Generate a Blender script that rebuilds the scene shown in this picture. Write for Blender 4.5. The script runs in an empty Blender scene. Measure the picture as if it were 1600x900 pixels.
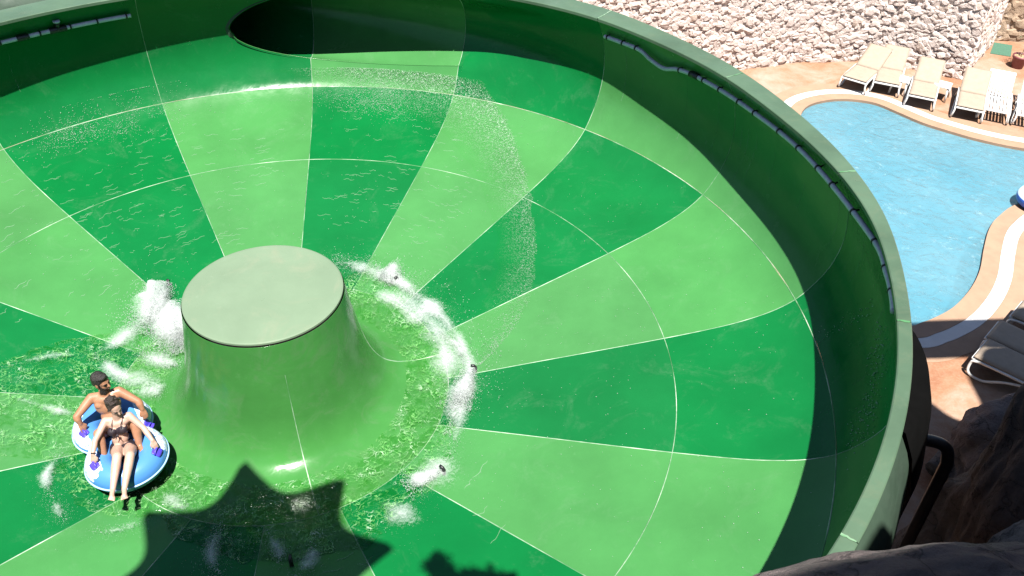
import bpy, bmesh, math, random
import numpy as np
from mathutils import Vector, Matrix, noise
from math import radians, sin, cos, pi

random.seed(7); np.random.seed(7)
scene = bpy.context.scene
COL = scene.collection

# ------------------------------------------------------------------ camera, world, sun, exposure
cam_d = bpy.data.cameras.new('camera'); cam = bpy.data.objects.new('camera', cam_d); COL.objects.link(cam)
cam_d.sensor_width = 36.0; cam_d.lens = 30.069; cam_d.clip_start = 0.05; cam_d.clip_end = 2000
_p, _y, _r = 0.678166, 0.083917, 0.024654
_f = Vector((sin(_y)*cos(_p), cos(_y)*cos(_p), -sin(_p))); _rt = Vector((cos(_y), -sin(_y), 0)); _up = _rt.cross(_f)
_R = cos(_r)*_rt + sin(_r)*_up; _U = -sin(_r)*_rt + cos(_r)*_up
cam.matrix_world = Matrix(((_R.x, _U.x, -_f.x, 2.1809), (_R.y, _U.y, -_f.y, -7.7082), (_R.z, _U.z, -_f.z, 6.7450), (0, 0, 0, 1)))
scene.camera = cam

SUN_EL = 68.0
world = bpy.data.worlds.new('World'); scene.world = world; world.use_nodes = True
wn = world.node_tree.nodes; wl = world.node_tree.links
sky = wn.new('ShaderNodeTexSky'); sky.sky_type = 'NISHITA'; sky.sun_disc = False
sky.sun_elevation = radians(SUN_EL); sky.sun_rotation = radians(180); sky.altitude = 30; sky.air_density = 1.0; sky.dust_density = 0.6
wn['Background'].inputs['Strength'].default_value = 0.05
wl.new(sky.outputs['Color'], wn['Background'].inputs['Color'])
sd = bpy.data.lights.new('sun', 'SUN'); sd.energy = 5.0; sd.angle = radians(0.5); sd.color = (1.0, 0.965, 0.90)
so = bpy.data.objects.new('sun', sd); COL.objects.link(so); so.location = (0, -20, 40); so.rotation_euler = (radians(90-SUN_EL), 0, 0)
scene.view_settings.view_transform = 'Standard'; scene.view_settings.look = 'None'
scene.view_settings.gamma = 1.0; scene.view_settings.exposure = 1.5; scene.view_settings.use_curve_mapping = False
scene.cycles.max_bounces = 8; scene.cycles.diffuse_bounces = 1; scene.cycles.transparent_max_bounces = 16
scene.cycles.caustics_reflective = False; scene.cycles.caustics_refractive = False

# ------------------------------------------------------------------ material helpers
def L(c):  # sRGB 0-255 -> linear
    return tuple(((v/255)/12.92 if v/255 <= 0.04045 else (((v/255)+0.055)/1.055)**2.4) for v in c) + (1.0,)
class NT:
    def __init__(s, name):
        s.m = bpy.data.materials.new(name); s.m.use_nodes = True
        s.t = s.m.node_tree; s.n = s.t.nodes; s.b = s.n['Principled BSDF']; s.out = s.n['Material Output']
    def new(s, typ, **kw):
        n = s.n.new(typ)
        for k, v in kw.items():
            if k.startswith('i_'): n.inputs[k[2:].replace('_', ' ')].default_value = v
            else: setattr(n, k, v)
        return n
    def link(s, a, b): s.t.links.new(a, b)
    def pos(s):
        if not hasattr(s, '_g'): s._g = s.new('ShaderNodeNewGeometry')
        return s._g.outputs['Position']
    def obj(s):
        if not hasattr(s, '_o'): s._o = s.new('ShaderNodeTexCoord')
        return s._o.outputs['Object']
    def noise(s, scale, detail=4, rough=0.55, vec=None, dist=0.0):
        n = s.new('ShaderNodeTexNoise'); n.inputs['Scale'].default_value = scale; n.inputs['Detail'].default_value = detail
        n.inputs['Roughness'].default_value = rough; n.inputs['Distortion'].default_value = dist
        s.link(vec if vec is not None else s.pos(), n.inputs['Vector']); return n.outputs['Fac']
    def ramp(s, fac, stops):
        r = s.new('ShaderNodeValToRGB'); e = r.color_ramp.elements
        while len(e) < len(stops): e.new(0.5)
        for el, (p, c) in zip(e, stops):
            el.position = p; el.color = c if len(c) == 4 else tuple(c)+(1,)
        s.link(fac, r.inputs['Fac']); return r.outputs['Color']
    def maprange(s, v, a, b, c, d):
        n = s.new('ShaderNodeMapRange'); s.link(v, n.inputs['Value'])
        for k, x in zip(('From Min', 'From Max', 'To Min', 'To Max'), (a, b, c, d)): n.inputs[k].default_value = x
        return n.outputs['Result']
    def math(s, op, a, b=None, clamp=False):
        n = s.new('ShaderNodeMath', operation=op, use_clamp=clamp)
        for i, v in enumerate((a, b)):
            if v is None: continue
            if isinstance(v, (int, float)): n.inputs[i].default_value = v
            else: s.link(v, n.inputs[i])
        return n.outputs[0]
    def mix(s, fac, a, b, typ='MIX'):
        n = s.new('ShaderNodeMix', data_type='RGBA', blend_type=typ)
        for k, v in ((0, fac), (6, a), (7, b)):
            if isinstance(v, (int, float)): n.inputs[k].default_value = v
            elif isinstance(v, tuple): n.inputs[k].default_value = v
            else: s.link(v, n.inputs[k])
        return n.outputs[2]
    def bump(s, h, strength, dist=0.02, normal=None):
        n = s.new('ShaderNodeBump'); n.inputs['Strength'].default_value = strength; n.inputs['Distance'].default_value = dist
        s.link(h, n.inputs['Height'])
        if normal is not None: s.link(normal, n.inputs['Normal'])
        return n.outputs['Normal']
    def set(s, **kw):
        for k, v in kw.items():
            inp = s.b.inputs[k.replace('_', ' ')]
            if isinstance(v, (int, float, tuple)): inp.default_value = v
            else: s.link(v, inp)
        return s.m
def scale_c(c, k): return (c[0]*k, c[1]*k, c[2]*k, 1)

def gelcoat(name, c, rough=0.2, ripple=0.10, wear=0.12, stain=None):
    t = NT(name)
    n1 = t.noise(0.9, 5, 0.6); n2 = t.noise(9, 4, 0.6)
    col = t.mix(t.maprange(n1, 0.3, 0.7, 0, 1), scale_c(c, 1-wear), scale_c(c, 1+wear))
    spk = t.maprange(n2, 0.66, 0.75, 0, 0.22)
    col = t.mix(spk, col, (c[0]*1.15+.03, c[1]*1.1+.03, c[2]*1.15+.03, 1))
    if stain is not None:
        sn = t.noise(1.9, 6, 0.7, dist=1.4); col = t.mix(t.maprange(sn, 0.52, 0.72, 0, 0.6), col, stain)
    oi = t.new('ShaderNodeObjectInfo'); hv = t.new('ShaderNodeHueSaturation'); t.link(col, hv.inputs['Color'])
    t.link(t.maprange(oi.outputs['Random'], 0, 1, .965, 1.03), hv.inputs['Value']); t.link(t.maprange(oi.outputs['Random'], 0, 1, .975, 1.02), hv.inputs['Saturation']); col = hv.outputs['Color']
    lm = t.math('MULTIPLY', t.maprange(t.noise(1.1, 7, .72, dist=2.2), .54, .70, 0, .16), t.maprange(t.noise(26, 4, .7), .35, .6, .2, 1))
    col = t.mix(lm, col, (c[0]*.6+.10, c[1]*.7+.10, c[2]*.6+.10, 1))
    rr = t.maprange(t.noise(2.3, 5, 0.65), 0.3, 0.7, rough*0.6, rough*1.5)
    w1 = t.noise(3.2, 3, 0.5, dist=0.6); w2 = t.noise(22, 3, 0.6)
    nb = t.bump(w1, ripple, 0.05); nb = t.bump(w2, ripple*0.7, 0.004, nb)
    return t.set(Base_Color=col, Roughness=rr, Normal=nb, Specular_IOR_Level=0.2)

G_DARK = gelcoat('gelcoat_dark_green', (0.0035, 0.0957, 0.0226, 1))
G_LIGHT = gelcoat('gelcoat_light_green', (0.0409, 0.1549, 0.0444, 1))
G_DISH = gelcoat('gelcoat_dish_green', (0.0348, 0.1409, 0.0322, 1), 0.16, 0.10, 0.15, (0.070, 0.140, 0.062, 1))
G_RIM = gelcoat('gelcoat_rim_grey_green', (0.058, 0.098, 0.062, 1), 0.38, 0.2, 0.22, (0.085, 0.112, 0.070, 1))
G_LID = gelcoat('gelcoat_lid_pale_green', (0.122, 0.170, 0.112, 1), 0.45, 0.1, 0.08, (0.160, 0.182, 0.125, 1))
G_BACK = gelcoat('gelcoat_back_dark', (0.035, 0.058, 0.040, 1), 0.6, 0.3, 0.3)

def simple(name, c, rough=0.5, var=0.1, scale=12, bump=0.0, metal=0.0, bscale=None):
    t = NT(name)
    n1 = t.noise(scale, 4)
    col = t.mix(t.maprange(n1, 0.3, 0.7, 0, 1), scale_c(c, 1-var), scale_c(c, 1+var))
    kw = dict(Base_Color=col, Roughness=rough, Metallic=metal)
    if bump: kw['Normal'] = t.bump(t.noise(bscale or scale*3, 6, 0.65), bump, 0.02)
    return t.set(**kw)
M_SEAM = None
def make_seam():
    t = NT('seam_sealant')
    n = t.noise(1.7, 4, 0.7)
    col = t.ramp(n, [(0.40, (0.055, 0.16, 0.065)), (0.54, (0.19, 0.28, 0.19)), (0.70, (0.42, 0.46, 0.39))])
    return t.set(Base_Color=col, Roughness=0.5)
M_SEAM = make_seam()
M_PIPE = simple('grey_hose_plastic', (0.42, 0.42, 0.50, 1), 0.45, 0.15, 20)
M_BLACK = simple('black_plastic', (0.012, 0.012, 0.014, 1), 0.4, 0.2, 20)
M_SKIRT = simple('matt_black_skirt', (0.002, 0.002, 0.002, 1), 0.95, 0.2, 8); M_SKIRT.node_tree.nodes['Principled BSDF'].inputs['Specular IOR Level'].default_value = .05  # near black stands in for shade on the skirt
M_WHITE = simple('white_plastic', (0.60, 0.60, 0.59, 1), 0.38, 0.05, 6)
M_CUSH = simple('cream_cushion_fabric', (0.27, 0.215, 0.165, 1), 0.85, 0.07, 9, 0.25, 0, 60)
M_MORTAR = simple('pale_mortar', (0.48, 0.405, 0.37, 1), 0.95, 0.12, 3, 0.8, 0, 14)
M_POT = simple('plum_plastic_pot', (0.17, 0.05, 0.055, 1), 0.5, 0.15, 8)
M_SOIL = simple('potting_soil', (0.30, 0.21, 0.12, 1), 0.95, 0.3, 30, 0.6)
M_TWIG = simple('twig_bark', (0.22, 0.15, 0.09, 1), 0.9, 0.2, 30, 0.4)
M_LEAF = simple('sparse_leaf', (0.10, 0.13, 0.05, 1), 0.7, 0.2, 30)
M_MAT = simple('green_turf_mat', (0.045, 0.115, 0.075, 1), 0.95, 0.2, 40, 0.4)
M_STRIPE = simple('white_coping_paint', (0.52, 0.50, 0.49, 1), 0.6, 0.05, 5, 0.1)
M_COPING = simple('peach_coping', (0.265, 0.165, 0.108, 1), 0.75, 0.09, 4, 0.25)
M_WOOD = simple('dark_timber', (0.10, 0.06, 0.035, 1), 0.8, 0.25, 6, 0.4)
M_TILE = simple('roof_tile', (0.23, 0.09, 0.05, 1), 0.8, 0.2, 6, 0.4)
M_STEEL = simple('painted_steel', (0.10, 0.13, 0.11, 1), 0.5, 0.2, 6)

def make_stone(name, c1, c2):
    t = NT(name)
    oi = t.new('ShaderNodeObjectInfo')
    col = t.mix(t.maprange(t.noise(5, 5, 0.65), 0.3, 0.7, 0, 1), c1, c2)
    col = t.mix(t.math('MULTIPLY', oi.outputs['Random'], 0.35), col, (0.52, 0.36, 0.24, 1))
    return t.set(Base_Color=col, Roughness=0.95, Normal=t.bump(t.noise(26, 7, 0.7), 0.9, 0.03))
M_STONE = make_stone('rubble_stone_pale', (0.43, 0.355, 0.325, 1), (0.57, 0.50, 0.465, 1))
M_STONE2 = make_stone('rubble_stone_tan', (0.17, 0.12, 0.085, 1), (0.34, 0.26, 0.19, 1))

def make_boulder(name, c1, c2):
    t = NT(name)
    a = t.noise(1.4, 7, 0.65); b = t.noise(9, 8, 0.7)
    col = t.mix(t.maprange(a, 0.35, 0.65, 0, 1), c1, c2)
    col = t.mix(t.maprange(b, 0.55, 0.75, 0, 0.45), col, scale_c(c1, 0.5))
    vo = t.new('ShaderNodeTexVoronoi', feature='DISTANCE_TO_EDGE'); vo.inputs['Scale'].default_value = 1.7
    wv = t.new('ShaderNodeVectorMath', operation='ADD'); nv = t.new('ShaderNodeTexNoise'); nv.inputs['Scale'].default_value = 2.5; nv.inputs['Detail'].default_value = 5; t.link(t.pos(), nv.inputs['Vector'])
    t.link(t.pos(), wv.inputs[0]); t.link(nv.outputs['Color'], wv.inputs[1]); t.link(wv.outputs[0], vo.inputs['Vector'])
    cr = t.maprange(vo.outputs['Distance'], .0, .035, 0, 1)
    col = t.mix(t.math('MULTIPLY', t.math('SUBTRACT', 1.0, cr), .6), col, scale_c(c1, .25))
    nb = t.bump(cr, .6, .03, t.bump(b, 1.0, 0.06, t.bump(t.noise(45, 6, .75), .8, .015)))
    return t.set(Base_Color=col, Roughness=0.92, Normal=nb)
M_ROCK = make_boulder('artificial_rock', (0.10, 0.078, 0.076, 1), (0.165, 0.13, 0.125, 1))
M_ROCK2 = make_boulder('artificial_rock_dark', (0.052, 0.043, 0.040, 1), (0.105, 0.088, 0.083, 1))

def make_deck():
    t = NT('stamped_concrete_deck')
    a = t.noise(0.55, 6, 0.62, dist=0.8); b = t.noise(2.6, 6, 0.65); c = t.noise(24, 5, 0.65)
    v = t.math('ADD', t.math('MULTIPLY', a, 0.7), t.math('MULTIPLY', b, 0.3))
    col = t.ramp(v, [(0.38, (0.20, 0.085, 0.042)), (0.46, (0.235, 0.12, 0.066)), (0.54, (0.265, 0.165, 0.114)), (0.66, (0.31, 0.23, 0.19))])
    col = t.mix(t.maprange(c, 0.45, 0.8, 0, 0.25), col, (0.42, 0.30, 0.22, 1))
    return t.set(Base_Color=col, Roughness=0.85, Normal=t.bump(c, 0.25, 0.01, t.bump(b, 0.3, 0.03)))
M_DECK = make_deck()

def churn_mat():
    t = NT('churning_water'); t.n.remove(t.b)
    w = t.noise(5, 3, .5, dist=1.2); w2 = t.noise(8.5, 2, .45, dist=1.3)
    nb = t.bump(w, .6, .03); nb = t.bump(w2, .7, .008, nb)
    # painted light: tint bands stand in for refraction lines under the wavelets
    tint = t.mix(t.maprange(t.noise(6, 3, .55, dist=1.6), .36, .54, 0, 1), (.74, .90, .70, 1), (1, 1, 1, 1))
    tr = t.new('ShaderNodeBsdfTransparent'); t.link(tint, tr.inputs[0])
    gl = t.new('ShaderNodeBsdfGlossy'); gl.inputs['Roughness'].default_value = .10; t.link(nb, gl.inputs['Normal'])
    fo = t.new('ShaderNodeBsdfDiffuse'); t.link(t.mix(t.maprange(t.noise(7, 5, .7), .50, .66, 0, 1), (.17, .40, .13, 1), (.52, .62, .50, 1)), fo.inputs['Color'])
    # thin bright crests: foam and painted sparkle in narrow bands, broken up by noise
    rdg = t.math('ABSOLUTE', t.math('SUBTRACT', w2, .5)); ln = t.maprange(rdg, .0, .026, .70, 0)
    rdg2 = t.math('ABSOLUTE', t.math('SUBTRACT', t.noise(6, 2, .5, dist=1.6), .5)); ln2 = t.maprange(rdg2, .0, .016, .75, 0)
    brk = t.maprange(t.noise(4, 5, .7), .40, .62, 0.05, 1)
    fm = t.math('MULTIPLY', t.math('MAXIMUM', ln, ln2), brk)
    m2 = t.new('ShaderNodeMixShader'); t.link(fm, m2.inputs[0]); t.link(tr.outputs[0], m2.inputs[1]); t.link(fo.outputs[0], m2.inputs[2])
    fr = t.new('ShaderNodeFresnel'); fr.inputs['IOR'].default_value = 1.22; t.link(nb, fr.inputs['Normal'])
    m3 = t.new('ShaderNodeMixShader'); t.link(fr.outputs[0], m3.inputs[0]); t.link(m2.outputs[0], m3.inputs[1]); t.link(gl.outputs[0], m3.inputs[2])
    t.link(m3.outputs[0], t.out.inputs['Surface']); return t.m
M_WATER = churn_mat()
def sheet_mat():
    t = NT('thin_water_sheet'); t.n.remove(t.b)
    w = t.noise(13, 4, .65, dist=1.2); nb = t.bump(w, 1.0, .03); nb = t.bump(t.noise(55, 3, .6), 1.0, .012, nb)
    at = t.new('ShaderNodeAttribute'); at.attribute_name = 'fade'
    tr = t.new('ShaderNodeBsdfTransparent'); tr.inputs[0].default_value = (.97, 1, .97, 1)
    gl = t.new('ShaderNodeBsdfGlossy'); gl.inputs['Roughness'].default_value = .15; t.link(nb, gl.inputs['Normal'])
    df = t.new('ShaderNodeBsdfDiffuse'); df.inputs['Color'].default_value = (.36, .46, .37, 1); t.link(nb, df.inputs['Normal'])
    spk = t.maprange(t.noise(42, 3, .6, dist=.6), .50, .68, 0, .62); spk = t.math('MULTIPLY', spk, at.outputs['Fac'])
    m1 = t.new('ShaderNodeMixShader'); t.link(spk, m1.inputs[0]); t.link(tr.outputs[0], m1.inputs[1]); t.link(df.outputs[0], m1.inputs[2])
    fr = t.new('ShaderNodeFresnel'); fr.inputs['IOR'].default_value = 1.2; t.link(nb, fr.inputs['Normal'])
    m2 = t.new('ShaderNodeMixShader'); t.link(t.math('MULTIPLY', fr.outputs[0], t.math('MINIMUM', at.outputs['Fac'], 1.0)), m2.inputs[0]); t.link(m1.outputs[0], m2.inputs[1]); t.link(gl.outputs[0], m2.inputs[2])
    t.link(m2.outputs[0], t.out.inputs['Surface']); return t.m
M_SHEET = sheet_mat()
def lace_mat():
    t = NT('lacy_foam'); t.n.remove(t.b)
    at = t.new('ShaderNodeAttribute'); at.attribute_name = 'fade'
    n = t.noise(15, 8, .75, dist=2.2); n2 = t.noise(85, 4, .7)
    a = t.math('ADD', t.math('MULTIPLY', at.outputs['Fac'], 1.25), t.math('MULTIPLY', t.math('ADD', t.math('MULTIPLY', n, 1.5), t.math('MULTIPLY', n2, .7)), 1.0))
    a = t.maprange(a, 1.58, 2.65, 0, .66)
    tr = t.new('ShaderNodeBsdfTransparent'); df = t.new('ShaderNodeBsdfDiffuse'); df.inputs['Color'].default_value = (.56, .60, .59, 1)
    t.link(t.bump(n2, .5, .006, t.bump(n, .5, .015)), df.inputs['Normal'])
    m = t.new('ShaderNodeMixShader'); t.link(a, m.inputs[0]); t.link(tr.outputs[0], m.inputs[1]); t.link(df.outputs[0], m.inputs[2])
    t.link(m.outputs[0], t.out.inputs['Surface']); return t.m
M_LACE = lace_mat()
def pool_mat():
    t = NT('pool_water'); t.n.remove(t.b)
    nb = t.bump(t.noise(3.4, 5, .65, dist=1.2), .9, .06); nb = t.bump(t.noise(14, 3, .6), .5, .012, nb)
    tr = t.new('ShaderNodeBsdfTransparent'); tr.inputs[0].default_value = (.66, .90, .96, 1)
    df = t.new('ShaderNodeBsdfDiffuse'); t.link(t.mix(t.maprange(t.noise(.5, 3, .5), .35, .65, 0, 1), (.088, .235, .30, 1), (.122, .262, .32, 1)), df.inputs['Color']); t.link(nb, df.inputs['Normal'])
    fo = t.new('ShaderNodeBsdfDiffuse'); fo.inputs['Color'].default_value = (.36, .47, .50, 1)
    gl = t.new('ShaderNodeBsdfGlossy'); gl.inputs['Roughness'].default_value = .06; t.link(nb, gl.inputs['Normal'])
    m1 = t.new('ShaderNodeMixShader'); m1.inputs[0].default_value = .72; t.link(tr.outputs[0], m1.inputs[1]); t.link(df.outputs[0], m1.inputs[2])
    f1 = t.math('MULTIPLY', t.maprange(t.noise(1.6, 6, .72, dist=2.0), .55, .70, 0, 1), t.maprange(t.noise(14, 4, .65, dist=1.0), .48, .66, 0, .45))
    m2 = t.new('ShaderNodeMixShader'); t.link(f1, m2.inputs[0]); t.link(m1.outputs[0], m2.inputs[1]); t.link(fo.outputs[0], m2.inputs[2])
    fr = t.new('ShaderNodeFresnel'); fr.inputs['IOR'].default_value = 1.33; t.link(nb, fr.inputs['Normal'])
    m3 = t.new('ShaderNodeMixShader'); t.link(fr.outputs[0], m3.inputs[0]); t.link(m2.outputs[0], m3.inputs[1]); t.link(gl.outputs[0], m3.inputs[2])
    t.link(m3.outputs[0], t.out.inputs['Surface']); return t.m
M_POOLW = pool_mat()
def foam_mat(name, c, alpha):
    t = NT(name); t.n.remove(t.b)
    tr = t.new('ShaderNodeBsdfTransparent'); df = t.new('ShaderNodeBsdfDiffuse'); df.inputs['Color'].default_value = c
    tl_ = t.new('ShaderNodeBsdfTranslucent'); tl_.inputs['Color'].default_value = c
    m0 = t.new('ShaderNodeMixShader'); m0.inputs[0].default_value = .35; t.link(df.outputs[0], m0.inputs[1]); t.link(tl_.outputs[0], m0.inputs[2])
    m = t.new('ShaderNodeMixShader'); m.inputs[0].default_value = alpha; t.link(tr.outputs[0], m.inputs[1]); t.link(m0.outputs[0], m.inputs[2])
    t.link(m.outputs[0], t.out.inputs['Surface']); return t.m
M_FOAM = foam_mat('white_foam', (0.5220, 0.5568, 0.5481, 1), .40)
M_DROP = foam_mat('water_droplet', (.50, .60, .52, 1), .55)
M_WAVE = foam_mat('wavelet_crest', (.34, .48, .36, 1), .36)
def ring_mat():
    t = NT('ring_tube_vinyl'); sp = t.new('ShaderNodeSeparateXYZ'); t.link(t.obj(), sp.inputs[0])
    return t.set(Base_Color=t.mix(t.math('GREATER_THAN', sp.outputs[2], .05), (.03, .10, .45, 1), (.55, .68, .80, 1)), Roughness=.35)
M_RING = ring_mat()
M_BASIN = simple('pool_blue_paint', (0.11, 0.29, 0.37, 1), 0.6, 0.03, 2)

# ------------------------------------------------------------------ object helpers
def tag(o, label=None, cat=None, group=None, kind=None):
    if label: o['label'] = label
    if cat: o['category'] = cat
    if group: o['group'] = group
    if kind: o['kind'] = kind
    return o
def empty(name, loc=(0, 0, 0), rz=0.0):
    o = bpy.data.objects.new(name, None); COL.objects.link(o); o.location = loc; o.rotation_euler = (0, 0, rz)
    o.empty_display_size = 0.2; return o
def mk(name, verts, faces, mat, parent=None, smooth=False, world=False, mats=None, fmat=None):
    me = bpy.data.meshes.new(name)
    if world and parent is not None:
        lx = Vector(world_loc(parent)); verts = [tuple(Vector(v)-lx) for v in verts]
    me.from_pydata([tuple(map(float, v)) for v in verts], [], [tuple(f) for f in faces])
    for m in (mats or [mat]): me.materials.append(m)
    if fmat is not None: me.polygons.foreach_set('material_index', fmat)
    if smooth: me.polygons.foreach_set('use_smooth', [True]*len(me.polygons))
    me.update()
    o = bpy.data.objects.new(name, me); COL.objects.link(o)
    if parent is not None: o.parent = parent
    return o
def world_loc(o):
    p = Vector(o.location)
    while o.parent is not None: o = o.parent; p = p + Vector(o.location)
    return p
class MB:
    """collects simple solids, builds ONE mesh"""
    def __init__(s): s.v = []; s.f = []
    def add(s, v, f):
        b = len(s.v); s.v += [tuple(x) for x in v]; s.f += [tuple(i+b for i in q) for q in f]; return s
    def box(s, c, d, rot=None, bev=0.0):
        x, y, z = d[0]/2, d[1]/2, d[2]/2
        if bev > 0:
            bm = bmesh.new(); bmesh.ops.create_cube(bm, size=1.0)
            for v in bm.verts: v.co = Vector((v.co.x*d[0], v.co.y*d[1], v.co.z*d[2]))
            bmesh.ops.bevel(bm, geom=bm.edges[:], offset=bev, segments=2, affect='EDGES', profile=0.6)
            vs = [v.co.copy() for v in bm.verts]; bm.verts.index_update(); fs = [[v.index for v in f.verts] for f in bm.faces]; bm.free()
        else:
            vs = [Vector((a, b, e)) for a in (-x, x) for b in (-y, y) for e in (-z, z)]
            fs = [(0, 1, 3, 2), (4, 6, 7, 5), (0, 4, 5, 1), (2, 3, 7, 6), (0, 2, 6, 4), (1, 5, 7, 3)]
        if rot is not None: vs = [rot @ v for v in vs]
        c = Vector(c); return s.add([v+c for v in vs], fs)
    def tube(s, pts, r, n=10, closed=False, cap=True):
        pts = [Vector(p) for p in pts]; m = len(pts); rr = r if isinstance(r, (list, tuple)) else [r]*m
        vs = []; up = None
        for i, p in enumerate(pts):
            if closed: t = pts[(i+1) % m]-pts[i-1]
            else: t = pts[min(i+1, m-1)]-pts[max(i-1, 0)]
            t.normalize()
            if up is None: up = t.orthogonal().normalized()
            up = (up - t*up.dot(t))
            if up.length < 1e-5: up = t.orthogonal()
            up.normalize(); w = t.cross(up)
            for k in range(n):
                a = 2*pi*k/n; vs.append(p + (up*cos(a)+w*sin(a))*rr[i])
        fs = []
        for i in range(m if closed else m-1):
            j = (i+1) % m
            for k in range(n):
                k2 = (k+1) % n; fs.append((i*n+k, i*n+k2, j*n+k2, j*n+k))
        if not closed and cap: fs.append(tuple(range(n-1, -1, -1))); fs.append(tuple((m-1)*n+k for k in range(n)))
        return s.add(vs, fs)
    def sphere(s, c, rad, sub=2, M3=None):
        v, f = ico(sub); c = Vector(c)
        rad = Vector(rad) if not isinstance(rad, (int, float)) else Vector((rad,)*3)
        vv = []
        for a in v:
            q = Vector((a[0]*rad.x, a[1]*rad.y, a[2]*rad.z))
            if M3 is not None: q = M3 @ q
            vv.append(q+c)
        return s.add(vv, f)
    def build(s, name, mat, parent=None, smooth=False, world=False): return mk(name, s.v, s.f, mat, parent, smooth, world)
_ic = {}
def ico(sub):
    if sub not in _ic:
        bm = bmesh.new(); bmesh.ops.create_icosphere(bm, subdivisions=sub, radius=1.0)
        bm.verts.index_update(); _ic[sub] = ([tuple(v.co) for v in bm.verts], [tuple(v.index for v in f.verts) for f in bm.faces]); bm.free()
    return _ic[sub]
def copy_tree(o, parent=None):
    c = o.copy(); COL.objects.link(c)
    if parent is not None: c.parent = parent
    for ch in [x for x in o.children]: copy_tree(ch, c)
    return c
def spline(pts, n=12, closed=False):
    P = [Vector(p) for p in pts]; m = len(P); out = []
    for i in range(m if closed else m-1):
        if closed: a, b, c, d = P[i-1], P[i], P[(i+1) % m], P[(i+2) % m]
        else: a, b, c, d = P[max(i-1, 0)], P[i], P[i+1], P[min(i+2, m-1)]
        for k in range(n):
            t = k/n; out.append(0.5*((2*b)+(c-a)*t+(2*a-5*b+4*c-d)*t*t+(3*b-a-3*c+d)*t**3))
    if not closed: out.append(P[-1].copy())
    return out

# ================================================================== LARGE STRUCTURE
# ------------------------------------------------------------------ bowl profile (origin = bowl axis, z 0 = ring seam at the foot of the wall)
_ctl = [(2.05, -.985), (2.3, -.95), (3.2, -.795), (4.0, -.66), (4.8, -.52), (5.4, -.40), (5.75, -.31), (6.12, -.17), (6.40, .01), (6.57, .22), (6.70, .45), (6.77, .70), (6.785, .95), (6.75, 1.2), (6.67, 1.5), (6.477, 1.83)]
_pp = np.array([tuple(v)[:2] for v in spline([(a, b, 0) for a, b in _ctl], 14)])
_iA = int(np.argmin(np.abs(_pp[:, 0]-6.40)+np.abs(_pp[:, 1]-0.01)))
FLO = _pp[:_iA+1]; WAL = _pp[_iA:]
def floor_z(r): return float(np.interp(r, FLO[:, 0], FLO[:, 1]))
T0 = -2.113; STEP = 22.5
def S_ang(k): return T0+(k-3)*STEP
R_A, R_B, R_C = 6.40, 4.80, 2.05
RIM_TH = [-180, -60, -42, -30, -10, 10, 25, 34, 42, 53, 63, 74, 80, 86, 92, 98, 103, 110, 120, 132, 150, 180]
RIM_DR = [0, -.03, -.05, -.07, -.05, -.02, .01, .04, .05, -.03, -.03, -.07, -.04, .0, .035, .045, .01, 0, 0, 0, 0, 0]
RIM_W = [.3, .42, .45, .45, .42, .40, .40, .40, .39, .34, .30, .27, .24, .20, .17, .135, .115, .11, .105, .11, .15, .3]
_tt = np.arange(-180, 181, 1.0); _kr = np.hanning(19); _kr /= _kr.sum()
def _smooth(v): a = np.interp(_tt, RIM_TH, v); return np.convolve(np.pad(a, 9, mode='edge'), _kr, 'valid')
_DR, _RW = _smooth(RIM_DR), _smooth(RIM_W)
def rim_dr(th): return float(np.interp((th+180) % 360-180, _tt, _DR))
def rim_w(th): return float(np.interp((th+180) % 360-180, _tt, _RW))
TH_M = 21.0
def wall_r(z, th):
    w = float(np.interp(z, WAL[:, 1], WAL[:, 0])) + rim_dr(th)*max(0.0, min(1.0, z/1.83))**1.6
    if TH_M <= th < TH_END and abs(z-FZ) < FB:
        h = f_rc(th)+FA*math.sqrt(max(0, 1-((z-FZ)/FB)**2)); k = .012+.10*min(1, (th-TH_M)/9)
        d = (h-w)/k; u = min(1, max(0, (TH_END-th)/14)); u = u*u*(3-2*u)
        w += u*(k*math.log1p(math.exp(d)) if d < 30 else h-w)
    return w
def P3(r, th, z): return (r*sin(radians(th)), r*cos(radians(th)), z)

# ---- flume mouth: ellipse section whose axis spirals out of the wall
FA, FB, FZ = 0.80, 0.68, 1.02
TH_TIP, TH_END = -13.0, 47.0
def f_delta(th): return 2*FA*((TH_END-th)/(TH_END-TH_TIP))**2.0 if th < TH_END else 0.0
def f_rc(th): return 6.785 + .392*rim_dr(th) - FA + f_delta(th)
def hole(th):
    """z range where the flume is open to the bowl, or None"""
    if th <= TH_TIP or th >= TH_M: return None
    zs = np.linspace(FZ-FB+1e-4, FZ+FB-1e-4, 500); rc = f_rc(th)
    ok = []
    for z in zs:
        h = FA*math.sqrt(max(0, 1-((z-FZ)/FB)**2)); w = wall_r(z, th)
        if rc-h < w < rc+h: ok.append(z)
    if len(ok) < 2: return None
    return ok[0], ok[-1]

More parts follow.
